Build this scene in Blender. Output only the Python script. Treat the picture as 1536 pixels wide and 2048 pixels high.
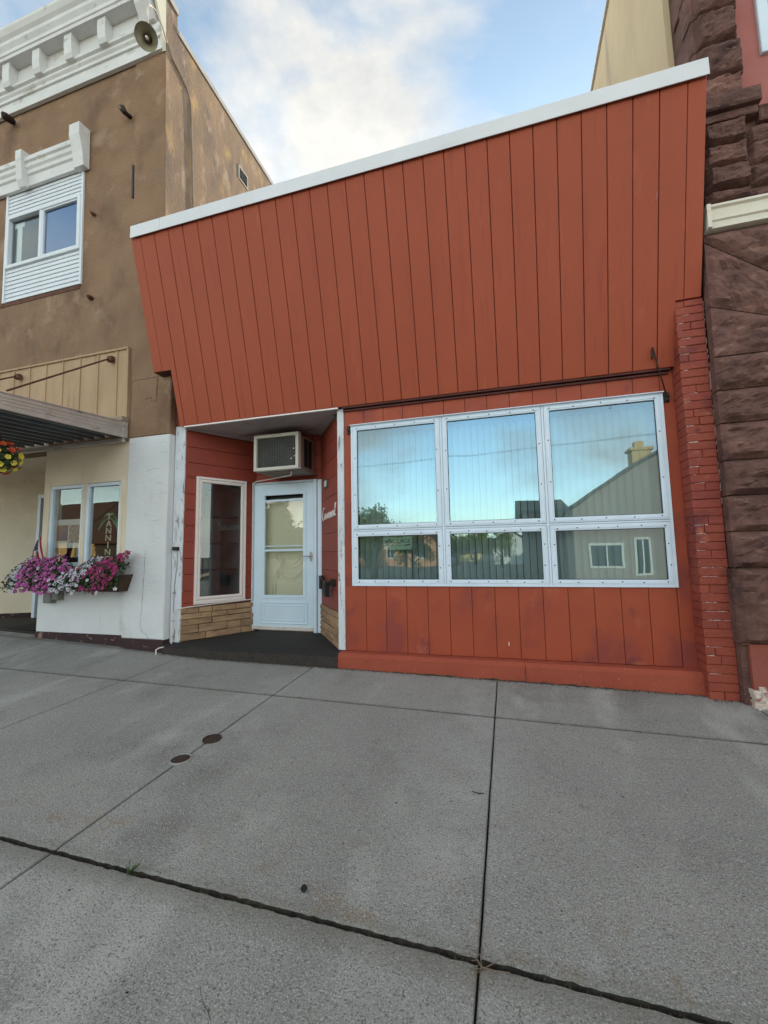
import bpy, bmesh, math, random
from mathutils import Vector, Matrix
R = math.radians
random.seed(7)
sc = bpy.context.scene
for o in list(bpy.data.objects): bpy.data.objects.remove(o)

# ------------------------------------------------------------------ camera
cam_d = bpy.data.cameras.new('camera'); cam = bpy.data.objects.new('camera', cam_d)
sc.collection.objects.link(cam); sc.camera = cam
yaw, pitch, roll = -2.83223580e-01, 9.71562397e-02, -1.76890683e-02
cy, sy, cp, sp = math.cos(yaw), math.sin(yaw), math.cos(pitch), math.sin(pitch)
fw = Vector((sy*cp, cy*cp, sp)); rt = Vector((cy, -sy, 0)); up = rt.cross(fw)
c_, s_ = math.cos(roll), math.sin(roll)
r2 = c_*rt + s_*up; u2 = -s_*rt + c_*up
cam.matrix_world = Matrix(((r2.x, u2.x, -fw.x, 0), (r2.y, u2.y, -fw.y, -4.4), (r2.z, u2.z, -fw.z, 1.25), (0, 0, 0, 1)))
cam_d.sensor_fit = 'VERTICAL'; cam_d.sensor_height = 36; cam_d.lens = 844.2/2048*36
cam_d.clip_start = 0.05; cam_d.clip_end = 2000
sc.render.resolution_x, sc.render.resolution_y = 768, 1024
sc.render.engine = 'CYCLES'
sc.cycles.max_bounces = 8; sc.cycles.transparent_max_bounces = 12
sc.view_settings.view_transform = 'Standard'; sc.view_settings.look = 'None'
sc.view_settings.gamma = 1; sc.view_settings.use_curve_mapping = False
sc.view_settings.exposure = 1.5

# ------------------------------------------------------------------ world: evening sky, broken cloud
SUN_EL, SUN_AZ = 12.0, 12.0          # the sun stands behind the shops, low
w = bpy.data.worlds.new('World'); sc.world = w; w.use_nodes = True
nt = w.node_tree; nt.nodes.clear()
def N(nt, t, **k):
    n = nt.nodes.new(t)
    for a, b in k.items(): setattr(n, a, b)
    return n
out = N(nt, 'ShaderNodeOutputWorld'); bg = N(nt, 'ShaderNodeBackground')
bg.inputs['Strength'].default_value = 0.12
sky = N(nt, 'ShaderNodeTexSky', sky_type='NISHITA', sun_disc=False)
sky.sun_elevation = R(SUN_EL); sky.sun_rotation = R(SUN_AZ)
sky.air_density = 1.0; sky.dust_density = 0.4; sky.ozone_density = 1.6
tc = N(nt, 'ShaderNodeTexCoord')
mp = N(nt, 'ShaderNodeMapping'); mp.inputs['Location'].default_value = (1.2, .7, 2.3); mp.inputs['Scale'].default_value = (1.0, 1.0, 1.9)
n1 = N(nt, 'ShaderNodeTexNoise'); n1.inputs['Scale'].default_value = 2.1; n1.inputs['Detail'].default_value = 9; n1.inputs['Roughness'].default_value = 0.55; n1.inputs['Distortion'].default_value = 0.25
cr = N(nt, 'ShaderNodeValToRGB'); cr.color_ramp.elements[0].position = 0.40; cr.color_ramp.elements[1].position = 0.57; cr.color_ramp.elements[0].color = (.10, .10, .10, 1)
n2 = N(nt, 'ShaderNodeTexNoise'); n2.inputs['Scale'].default_value = 5.5; n2.inputs['Detail'].default_value = 7; n2.inputs['Roughness'].default_value = 0.6
cc = N(nt, 'ShaderNodeValToRGB')
cc.color_ramp.elements[0].position = 0.3; cc.color_ramp.elements[0].color = (1.85, 1.90, 1.90, 1)
cc.color_ramp.elements[1].position = 0.7; cc.color_ramp.elements[1].color = (2.80, 2.68, 2.42, 1)
tint = N(nt, 'ShaderNodeMix', data_type='RGBA', blend_type='MULTIPLY'); tint.inputs[0].default_value = 1
tint.inputs[7].default_value = (1.08, 1.04, .92, 1)
mx = N(nt, 'ShaderNodeMix', data_type='RGBA')
L = nt.links.new
L(tc.outputs['Generated'], mp.inputs['Vector']); L(mp.outputs[0], n1.inputs['Vector']); L(mp.outputs[0], n2.inputs['Vector'])
L(n1.outputs['Fac'], cr.inputs[0]); L(n2.outputs['Fac'], cc.inputs[0])
L(sky.outputs[0], tint.inputs[6]); L(cr.outputs[0], mx.inputs[0]); L(tint.outputs[2], mx.inputs[6]); L(cc.outputs[0], mx.inputs[7])
# hazy evening air: the sky brightens evenly towards the horizon all round
sx = N(nt, 'ShaderNodeSeparateXYZ'); L(tc.outputs['Generated'], sx.inputs[0])
h1 = N(nt, 'ShaderNodeMath', operation='SUBTRACT', use_clamp=True); h1.inputs[0].default_value = 1; L(sx.outputs[2], h1.inputs[1])
h2 = N(nt, 'ShaderNodeMath', operation='POWER'); L(h1.outputs[0], h2.inputs[0]); h2.inputs[1].default_value = 1.5
h3 = N(nt, 'ShaderNodeMath', operation='MULTIPLY_ADD'); L(h2.outputs[0], h3.inputs[0]); h3.inputs[1].default_value = 2.1; h3.inputs[2].default_value = 1.0
h4 = N(nt, 'ShaderNodeMath', operation='POWER'); L(h1.outputs[0], h4.inputs[0]); h4.inputs[1].default_value = 3.0
h5 = N(nt, 'ShaderNodeMath', operation='MULTIPLY'); L(h4.outputs[0], h5.inputs[0]); h5.inputs[1].default_value = .6
pale = N(nt, 'ShaderNodeMix', data_type='RGBA'); L(h5.outputs[0], pale.inputs[0]); L(mx.outputs[2], pale.inputs[6]); pale.inputs[7].default_value = (2.0, 1.98, 1.8, 1)
hz = N(nt, 'ShaderNodeVectorMath', operation='SCALE'); L(pale.outputs[2], hz.inputs[0]); L(h3.outputs[0], hz.inputs[3])
L(hz.outputs[0], bg.inputs['Color']); L(bg.outputs[0], out.inputs['Surface'])

sun_d = bpy.data.lights.new('sun', 'SUN'); sun_d.energy = 2.1; sun_d.angle = R(0.6); sun_d.color = (1.0, 0.80, 0.55)
sun = bpy.data.objects.new('sun', sun_d); sc.collection.objects.link(sun)
az = R(SUN_AZ); el = R(SUN_EL)
to_sun = Vector((math.sin(az)*math.cos(el), math.cos(az)*math.cos(el), math.sin(el)))
sun.rotation_euler = to_sun.to_track_quat('Z', 'Y').to_euler(); sun.location = (0, 0, 30)

# ------------------------------------------------------------------ materials
def mat(name, c1, c2=None, scale=3, rough=0.7, bump=0.0, bscale=40, rnd=0.0, spec=0.4, metal=0.0, stretch=(1, 1, 1),
        chips=None, specks=None, detail=6, lo=0.35, hi=0.65, stain=None, bstretch=(1, 1, 1)):
    """two-tone mottled surface on world position; chips=(colour, scale, threshold, stretch) flaking; specks=(colour, scale, threshold)"""
    m = bpy.data.materials.new(name); m.use_nodes = True; t = m.node_tree; t.nodes.clear(); K = t.links.new
    o = N(t, 'ShaderNodeOutputMaterial'); b = N(t, 'ShaderNodeBsdfPrincipled')
    b.inputs['Roughness'].default_value = rough; b.inputs['Metallic'].default_value = metal
    b.inputs['Specular IOR Level'].default_value = spec
    K(b.outputs[0], o.inputs[0])
    g = N(t, 'ShaderNodeNewGeometry')
    def pos(s):
        q = N(t, 'ShaderNodeMapping'); q.inputs['Scale'].default_value = s; K(g.outputs['Position'], q.inputs['Vector']); return q.outputs[0]
    def noise(v, s, d=6, r=0.6):
        n = N(t, 'ShaderNodeTexNoise'); n.inputs['Scale'].default_value = s; n.inputs['Detail'].default_value = d; n.inputs['Roughness'].default_value = r
        K(v, n.inputs['Vector']); return n.outputs['Fac']
    def ramp(v, a, b_):
        r_ = N(t, 'ShaderNodeMapRange'); r_.inputs['From Min'].default_value = a; r_.inputs['From Max'].default_value = b_
        K(v, r_.inputs['Value']); return r_.outputs[0]
    def mixc(f, a, bcol):
        q = N(t, 'ShaderNodeMix', data_type='RGBA')
        if isinstance(f, (int, float)): q.inputs[0].default_value = f
        else: K(f, q.inputs[0])
        for i, x in ((6, a), (7, bcol)):
            if isinstance(x, tuple): q.inputs[i].default_value = (*x, 1)
            else: K(x, q.inputs[i])
        return q.outputs[2]
    col = c1
    if c2: col = mixc(ramp(noise(pos(stretch), scale, detail), lo, hi), c1, c2)
    if stain:
        for (sc_, ssc, th, sst) in (stain if isinstance(stain, list) else [stain]):
            col = mixc(ramp(noise(pos(sst), ssc, 5, 0.55), th, th+0.12), col, sc_)
    if specks:
        col = mixc(ramp(noise(pos((1, 1, 1)), specks[1], 2), specks[2], specks[2]+0.06), col, specks[0])
    if chips:
        col = mixc(ramp(noise(pos(chips[3]), chips[1], 8, 0.7), chips[2], chips[2]+0.02), col, chips[0])
    if rnd:
        oi = N(t, 'ShaderNodeObjectInfo'); h = N(t, 'ShaderNodeHueSaturation')
        r_ = N(t, 'ShaderNodeMapRange'); r_.inputs['To Min'].default_value = 1-rnd; r_.inputs['To Max'].default_value = 1+rnd
        K(oi.outputs['Random'], r_.inputs['Value']); K(r_.outputs[0], h.inputs['Value'])
        if isinstance(col, tuple): h.inputs['Color'].default_value = (*col, 1)
        else: K(col, h.inputs['Color'])
        col = h.outputs[0]
    if isinstance(col, tuple): b.inputs['Base Color'].default_value = (*col, 1)
    else: K(col, b.inputs['Base Color'])
    if bump:
        bp = N(t, 'ShaderNodeBump'); bp.inputs['Strength'].default_value = min(1, bump*1.0); bp.inputs['Distance'].default_value = 0.01*max(1, bump)
        K(noise(pos(bstretch), bscale, 5), bp.inputs['Height']); K(bp.outputs[0], b.inputs['Normal'])
    return m
def glass(name, refl=0.4, tintc=(0.75, 0.9, 0.95), wob=0.02, wscale=2.5, trans=(0.85, 0.9, 0.88)):
    m = bpy.data.materials.new(name); m.use_nodes = True; t = m.node_tree; t.nodes.clear(); K = t.links.new
    o = N(t, 'ShaderNodeOutputMaterial'); mix = N(t, 'ShaderNodeMixShader'); gl = N(t, 'ShaderNodeBsdfGlossy'); tr = N(t, 'ShaderNodeBsdfTransparent')
    gl.inputs['Roughness'].default_value = 0.0; gl.inputs['Color'].default_value = (*tintc, 1); tr.inputs['Color'].default_value = (*trans, 1)
    lw = N(t, 'ShaderNodeLayerWeight'); lw.inputs['Blend'].default_value = .5
    pw = N(t, 'ShaderNodeMath', operation='POWER'); pw.inputs[1].default_value = 5; K(lw.outputs['Facing'], pw.inputs[0])
    ad = N(t, 'ShaderNodeMath', operation='MULTIPLY_ADD', use_clamp=True); ad.inputs[1].default_value = .9; ad.inputs[2].default_value = refl+.04; K(pw.outputs[0], ad.inputs[0])
    g = N(t, 'ShaderNodeNewGeometry'); n = N(t, 'ShaderNodeTexNoise'); n.inputs['Scale'].default_value = wscale; n.inputs['Detail'].default_value = 1
    K(g.outputs['Position'], n.inputs['Vector'])
    bp = N(t, 'ShaderNodeBump'); bp.inputs['Strength'].default_value = 1; bp.inputs['Distance'].default_value = wob; K(n.outputs['Fac'], bp.inputs['Height'])
    K(bp.outputs[0], gl.inputs['Normal']); K(ad.outputs[0], mix.inputs[0]); K(tr.outputs[0], mix.inputs[1]); K(gl.outputs[0], mix.inputs[2]); K(mix.outputs[0], o.inputs[0])
    return m
M = {}
M['plank_upper'] = mat('plank_upper', (.385, .076, .029), (.36, .068, .027), 1.2, .62, .45, 55, rnd=.015, stretch=(2, 2, .6), bstretch=(2.5, 2.5, .12), stain=[((.335, .061, .027), 2.4, .58, (6, 1, .35)), ((.27, .050, .027), 5, .67, (6, 1, .22)), ((.41, .088, .040), 3, .62, (3, 1, .7))])
M['plank_lower'] = mat('plank_lower', (.375, .070, .027), (.33, .060, .026), 2.0, .6, .2, 120, rnd=.03, bstretch=(2.5, 2.5, .15), stain=[((.26, .050, .034), 1.6, .52, (1.4, 1, 1.1)), ((.17, .036, .040), 2.6, .60, (1.2, 1, 1)), ((.40, .105, .05), 3, .6, (1, 1, 1))])
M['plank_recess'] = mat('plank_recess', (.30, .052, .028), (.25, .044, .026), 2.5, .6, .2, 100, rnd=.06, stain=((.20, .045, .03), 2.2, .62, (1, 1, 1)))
M['red_paint'] = mat('red_paint', (.33, .072, .038), (.26, .055, .034), 3, .62, .3, 60, stain=((.17, .04, .035), 2, .56, (1, 1, 1)))
M['red_base'] = mat('red_base', (.37, .080, .042), (.32, .066, .036), 4, .8, .6, 90, specks=((.45, .2, .15), 60, .68), stain=((.16, .06, .045), 5, .62, (1, 1, 2)))
M['red_brick'] = mat('red_brick', (.33, .070, .040), (.27, .052, .034), 3, .65, .9, 45, rnd=.07, stain=[((.15, .030, .030), 2.4, .55, (1, 1, 1)), ((.13, .03, .03), 9, .63, (1, 1, 1)), ((.42, .13, .07), 7, .63, (1, 1, 1))], chips=((.6, .5, .46), 14, .745, (1, 1, 1.4)))
M['mortar_red'] = mat('mortar_red', (.28, .056, .034), (.21, .042, .028), 6, .85, .4, 80, chips=((.62, .56, .52), 4.5, .60, (1, 1, .8)))
M['dark_gap'] = mat('dark_gap', (.045, .014, .010), (.03, .011, .008), 8, .9)
M['drip'] = mat('drip', (.10, .022, .016), (.06, .015, .012), 6, .6)
M['fascia'] = mat('fascia', (.74, .75, .77), (.68, .69, .71), 1.5, .45, .08, 8, stain=((.5, .51, .5), 1.2, .62, (.5, 1, 3)))
M['alu_white'] = mat('alu_white', (.72, .82, .92), (.66, .76, .85), 4, .38, .06, 20, stain=((.50, .52, .52), 9, .68, (1, 1, 1)))
M['door_white'] = mat('door_white', (.68, .83, .92), (.63, .77, .87), 2, .35, .04, 20)
M['chipped_white'] = mat('chipped_white', (.70, .73, .76), (.60, .63, .66), 5, .65, .5, 70, bstretch=(1, 1, .2), chips=((.26, .23, .20), 9, .58, (3, 3, .5)), stain=((.46, .48, .5), 6, .6, (2, 2, .4)))
M['screw'] = mat('screw', (.05, .04, .04), rough=.5, metal=.6)
M['stone_veneer'] = mat('stone_veneer', (.42, .27, .15), (.27, .17, .10), 5, .85, .9, 40, rnd=.22, stretch=(1, 1, 3), stain=((.15, .09, .06), 8, .6, (1, 1, 2)))
M['stone_grout'] = mat('stone_grout', (.14, .11, .08), (.09, .07, .055), 10, .95)
M['mat_black'] = mat('mat_black', (.017, .016, .016), (.032, .029, .027), 30, .85, 1.0, 180, specks=((.10, .09, .08), 140, .66))
M['riser'] = mat('riser', (.035, .030, .026), (.06, .05, .042), 25, .9, 1.0, 160, specks=((.13, .11, .09), 120, .63))
M['soffit'] = mat('soffit', (.46, .43, .42), (.40, .37, .36), 3, .7, .1, 30, stain=[((.16, .11, .08), 1.7, .60, (1, 2.5, 1)), ((.3, .2, .13), 5, .66, (1, 3, 1))])
M['ac_beige'] = mat('ac_beige', (.62, .60, .52), (.55, .53, .46), 5, .5, .05, 30)
M['ac_side'] = mat('ac_side', (.30, .24, .20), (.22, .17, .14), 5, .6)
M['ac_fin'] = mat('ac_fin', (.15, .145, .125), (.10, .098, .085), 12, .6, metal=.3)
M['black'] = mat('black', (.012, .012, .013), rough=.5)
M['black_metal'] = mat('black_metal', (.02, .017, .016), (.05, .03, .022), 30, .55, .3, 60, metal=.3)
M['pvc'] = mat('pvc', (.72, .68, .64), (.62, .57, .52), 12, .45)
M['slat'] = mat('slat', (.72, .74, .70), (.66, .68, .64), 3, .6, rnd=.05)
M['room'] = mat('room', (.07, .07, .065), (.05, .05, .045), 3, .9)
M['room_dark'] = mat('room_dark', (.05, .05, .055), (.035, .035, .04), 3, .9)
M['room_grey'] = mat('room_grey', (.30, .32, .32), (.25, .27, .27), 3, .8)
M['letter_white'] = mat('letter_white', (.80, .72, .68), rough=.5)
M['glass_front'] = glass('glass_front', .20, (.56, .80, .95), .0016, 1.7, (.56, .66, .66))
M['glass_door'] = glass('glass_door', .12, (.95, .95, .90), .003, 3, (.93, .94, .88))
M['glass_side'] = glass('glass_side', .10, (.85, .95, .95), .0008, 2, (.8, .85, .85))
M['glass_up'] = glass('glass_up', .22, (.65, .85, 1.1), .002, 2, (.5, .5, .6))
M['inner_door'] = mat('inner_door', (.78, .75, .60), (.72, .69, .55), 2, .6)
M['nickel'] = mat('nickel', (.45, .42, .38), rough=.3, metal=.9)
M['stucco_brown'] = mat('stucco_brown', (.285, .175, .104), (.225, .134, .080), 2.4, .92, 1.4, 30, detail=10, stain=[((.175, .102, .062), 1.3, .54, (1, 1, .6)), ((.345, .23, .15), 2.6, .58, (1, 1, .8)), ((.22, .155, .115), 4.5, .64, (1, 1, .5)), ((.42, .30, .23), 11, .73, (1, 1, 1))])
M['stucco_side'] = mat('stucco_side', (.34, .245, .170), (.235, .175, .135), 2.4, .9, 1.2, 35, detail=10, stretch=(1, 1, .45), stain=[((.46, .32, .17), 2.6, .58, (1, 1.5, .5)), ((.20, .155, .135), 1.6, .53, (1, 1.4, .45)), ((.42, .33, .25), 5, .58, (1, 1, .4))], chips=((.58, .41, .21), 2.8, .665, (1, 1, .6)))
M['stucco_cream'] = mat('stucco_cream', (.80, .70, .54), (.73, .63, .48), 2, .9, .4, 50, stain=((.30, .26, .2), 1.3, .62, (1, 1, .8)))
M['stucco_white'] = mat('stucco_white', (.72, .74, .74), (.66, .68, .68), 2, .85, .6, 14, stain=((.52, .50, .44), 2, .64, (1, 1, .6)), bstretch=(1, 1, 2))
M['plinth'] = mat('plinth', (.050, .022, .024), (.035, .018, .02), 6, .8, .5, 40, chips=((.30, .17, .14), 7, .60, (1, 1, 1.6)))
M['cornice'] = mat('cornice', (.72, .715, .70), (.64, .635, .62), 3, .7, .3, 40, stain=[((.42, .40, .35), 2.5, .60, (1, 1, 2)), ((.36, .30, .22), 6, .68, (1, 1, 2))])
M['cap_white'] = mat('cap_white', (.66, .66, .55), (.58, .58, .48), 3, .7)
M['cream_board'] = mat('cream_board', (.46, .315, .19), (.40, .27, .16), 3, .8, .4, 50, stretch=(2, 2, .5), rnd=.04, chips=((.62, .52, .38), 9, .70, (1, 1, 1)), stain=((.27, .17, .10), 2, .62, (2, 2, .4)))
M['vinyl'] = mat('vinyl', (.72, .76, .80), (.67, .71, .75), 3, .5)
M['galv'] = mat('galv', (.58, .55, .50), (.50, .47, .43), 6, .45, .1, 40, metal=.35, stain=((.28, .25, .21), 5, .6, (1, 1, 3)))
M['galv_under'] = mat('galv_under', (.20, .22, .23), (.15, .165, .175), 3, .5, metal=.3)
M['rust'] = mat('rust', (.16, .06, .035), (.09, .04, .028), 14, .85, .5, 60)
M['sandstone'] = mat('sandstone', (.20, .100, .080), (.105, .052, .045), 4, .92, 2.2, 20, rnd=.16, detail=10, stain=[((.26, .145, .11), 5.5, .60, (1, 1, 2.4)), ((.07, .034, .03), 3.2, .57, (1, 1, 1.5)), ((.27, .15, .11), 13, .60, (1, 1, 3))])
M['sand_mortar'] = mat('sand_mortar', (.17, .095, .07), (.09, .05, .04), 5, .95, .6, 50)
M['pink'] = mat('pink', (.42, .15, .13), (.36, .12, .10), 3, .8, .3, 40)
M['red_peel'] = mat('red_peel', (.30, .085, .06), (.24, .065, .05), 3, .8, .6, 20)
M['white_peel'] = mat('white_peel', (.68, .62, .55), (.55, .42, .36), 9, .9, 1, 30, chips=((.30, .10, .08), 9, .56, (1, 1, 1)))
M['beige_stucco'] = mat('beige_stucco', (.70, .56, .36), (.60, .46, .29), 1.6, .9, .5, 30, stretch=(1, 1, .4), stain=[((.36, .31, .24), 1.5, .60, (1, 3, .3)), ((.62, .50, .33), 3, .6, (1, 3, .3))])
M['band_white'] = mat('band_white', (.76, .71, .60), (.66, .60, .50), 3, .7, .2, 30, stain=((.50, .36, .24), 4, .60, (1, 1, 5)))
M['leaf'] = mat('leaf', (.055, .10, .028), (.03, .06, .02), 20, .7, rnd=.1)
M['leaf_light'] = mat('leaf_light', (.19, .24, .05), (.13, .17, .035), 20, .7)
M['petal_magenta'] = mat('petal_magenta', (.42, .06, .29), (.54, .15, .40), 30, .6)
M['petal_crimson'] = mat('petal_crimson', (.25, .01, .09), (.34, .03, .15), 30, .6)
M['petal_white'] = mat('petal_white', (.62, .60, .66), (.52, .49, .58), 30, .6)
M['petal_orange'] = mat('petal_orange', (.62, .12, .03), (.50, .05, .03), 20, .6)
M['petal_yellow'] = mat('petal_yellow', (.70, .60, .07), (.58, .50, .05), 20, .6)
M['petal_eye'] = mat('petal_eye', (.12, .10, .03), rough=.7)
M['box_wood'] = mat('box_wood', (.075, .04, .025), (.04, .025, .018), 8, .85, .5, 50, chips=((.16, .16, .13), 8, .66, (1, 1, 2)))
M['flag_red'] = mat('flag_red', (.32, .03, .04), rough=.8); M['flag_white'] = mat('flag_white', (.62, .56, .55), rough=.8); M['flag_blue'] = mat('flag_blue', (.03, .035, .09), rough=.8)
M['grey_plastic'] = mat('grey_plastic', (.23, .24, .22), (.18, .19, .175), 8, .6)
M['paper'] = mat('paper', (.66, .72, .60), rough=.7); M['ink'] = mat('ink', (.05, .10, .07), rough=.7)
M['paper_white'] = mat('paper_white', (.75, .73, .68), rough=.7); M['picture_mauve'] = mat('picture_mauve', (.15, .12, .20), (.42, .25, .16), 4, .7); M['picture_pale'] = mat('picture_pale', (.62, .50, .32), (.25, .2, .22), 25, .7)
M['tan_letter'] = mat('tan_letter', (.58, .53, .38), rough=.6); M['palm_green'] = mat('palm_green', (.04, .26, .12), rough=.6)
M['horn'] = mat('horn', (.30, .27, .18), (.40, .37, .27), 10, .5, metal=.3); M['lamp'] = mat('lamp', (.75, .72, .65), rough=.3)
M['iron'] = mat('iron', (.05, .032, .028), (.085, .055, .045), 30, .75, .6, 90, metal=.4)
M['pebble'] = mat('pebble', (.015, .015, .016), rough=.9)
M['asphalt'] = mat('asphalt', (.05, .05, .052), (.065, .064, .062), 2, .9, .6, 90)
M['earth'] = mat('earth', (.09, .10, .05), (.13, .11, .07), .6, .95)
M['far_hill'] = mat('far_hill', (.045, .07, .045), (.07, .09, .05), .05, .95)
M['grey_siding'] = mat('grey_siding', (.38, .33, .31), (.33, .29, .27), 1, .8)
M['grey_roof'] = mat('grey_roof', (.16, .15, .15), (.12, .115, .115), 2, .9)
M['brown_roof'] = mat('brown_roof', (.15, .075, .045), (.10, .055, .04), 2, .9)
M['tan_wall'] = mat('tan_wall', (.70, .48, .22), (.62, .41, .18), 1, .85)
M['trim'] = mat('trim', (.7, .7, .66), rough=.6); M['dark_glass'] = mat('dark_glass', (.05, .07, .09), rough=.1)
M['bark'] = mat('bark', (.12, .09, .065), (.08, .06, .045), 6, .95)
M['bare_wood'] = mat('bare_wood', (.34, .27, .19), (.27, .21, .15), 6, .9)
M['twig'] = mat('twig', (.22, .16, .11), rough=.9)
M['weed'] = mat('weed', (.06, .13, .03), (.04, .08, .02), 30, .8)

def concrete():
    m = mat('concrete', (.335, .330, .308), (.275, .272, .255), 1.3, .9, 1.3, 100, rnd=.06, detail=10,
            stain=[((.43, .43, .405), 1.1, .56, (1.8, .7, 1)), ((.22, .215, .20), 1.5, .56, (1, .8, 1)), ((.20, .19, .165), 6, .66, (1, 1.6, 1))], specks=((.16, .16, .15), 60, .68))
    t = m.node_tree; K = t.links.new; b = [n for n in t.nodes if n.type == 'BSDF_PRINCIPLED'][0]
    src = b.inputs['Base Color'].links[0].from_socket
    g = N(t, 'ShaderNodeNewGeometry'); sp_ = N(t, 'ShaderNodeSeparateXYZ'); K(g.outputs['Position'], sp_.inputs[0])
    def noise(s, d=6):
        n = N(t, 'ShaderNodeTexNoise'); n.inputs['Scale'].default_value = s; n.inputs['Detail'].default_value = d; n.inputs['Roughness'].default_value = .65
        K(g.outputs['Position'], n.inputs['Vector']); return n.outputs['Fac']
    def ma(op, a, b_=None, clamp=False):
        n = N(t, 'ShaderNodeMath', operation=op, use_clamp=clamp)
        for i, x in enumerate((a, b_)):
            if x is None: continue
            if isinstance(x, (int, float)): n.inputs[i].default_value = x
            else: K(x, n.inputs[i])
        return n.outputs[0]
    def band(c, centre, half):  # 1 at the centre of a band, 0 outside
        return ma('SUBTRACT', 1, ma('DIVIDE', ma('ABSOLUTE', ma('SUBTRACT', c, centre)), half), True)
    def mixc(f, a, col):
        q = N(t, 'ShaderNodeMix', data_type='RGBA'); K(f, q.inputs[0]); K(a, q.inputs[6]); q.inputs[7].default_value = (*col, 1); return q.outputs[2]
    X, Y = sp_.outputs[0], sp_.outputs[1]
    # pale worn strips along two joints
    wear = ma('MULTIPLY', band(X, -.28, .42), ma('MULTIPLY', ma('MULTIPLY_ADD', noise(5), 2.6), 1), True)
    n_ = N(t, 'ShaderNodeMapRange'); n_.inputs['From Min'].default_value = .42; n_.inputs['From Max'].default_value = .62; K(noise(3.5, 8), n_.inputs['Value'])
    wear = ma('MULTIPLY', ma('MULTIPLY', band(X, -.30, .40), n_.outputs[0]), .75, True)
    col = mixc(wear, src, (.44, .445, .43))
    wear2 = ma('MULTIPLY', ma('MULTIPLY', band(X, -2.06, .45), n_.outputs[0]), .6, True)
    col = mixc(wear2, col, (.42, .43, .42))
    n3 = N(t, 'ShaderNodeMapRange'); n3.inputs['From Min'].default_value = .55; n3.inputs['From Max'].default_value = .68; K(noise(7, 8), n3.inputs['Value'])
    rust = ma('MULTIPLY', ma('MULTIPLY', band(Y, -2.72, .32), n3.outputs[0]), .7, True)
    col = mixc(rust, col, (.27, .17, .09))
    # fine aggregate: pale and dark grains
    for s, lo_, cgr, amt in ((170, .55, (.54, .54, .51), .8), (130, .56, (.13, .13, .12), .8), (70, .62, (.48, .48, .45), .55), (34, .70, (.09, .09, .085), .85)):
        k = N(t, 'ShaderNodeMapRange'); k.inputs['From Min'].default_value = lo_; k.inputs['From Max'].default_value = lo_+.07; k.inputs['To Max'].default_value = amt; K(noise(s, 2), k.inputs['Value'])
        col = mixc(k.outputs[0], col, cgr)
    for c0, hw, amt in ((-.945, .030, 1.0),):
        dj = ma('MULTIPLY', band(Y, c0, hw), amt, True); col = mixc(dj, col, (.10, .095, .08))
    for c0 in (-5.65, -3.75, -2.065, -.153, 1.81):
        dj = ma('MULTIPLY', band(X, c0, .011), .7, True); col = mixc(dj, col, (.10, .095, .08))
    dirt = ma('MULTIPLY', band(Y, -2.86, .10), .55, True); col = mixc(dirt, col, (.16, .155, .12))
    dirt = ma('MULTIPLY', band(Y, -.12, .07), .6, True); col = mixc(dirt, col, (.13, .12, .09))
    K(col, b.inputs['Base Color'])
    return m
M['concrete'] = concrete()
M['joint'] = mat('joint', (.028, .026, .022), (.085, .07, .052), 22, .95, .8, 60)
M['grime'] = mat('grime', (.030, .028, .020), (.085, .075, .050), 30, .95, .8, 80)
M['pvc_grey'] = mat('pvc_grey', (.42, .41, .38), (.30, .29, .27), 30, .8)
M['lime'] = mat('lime', (.62, .63, .62), (.5, .5, .5), 30, .9)

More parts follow.
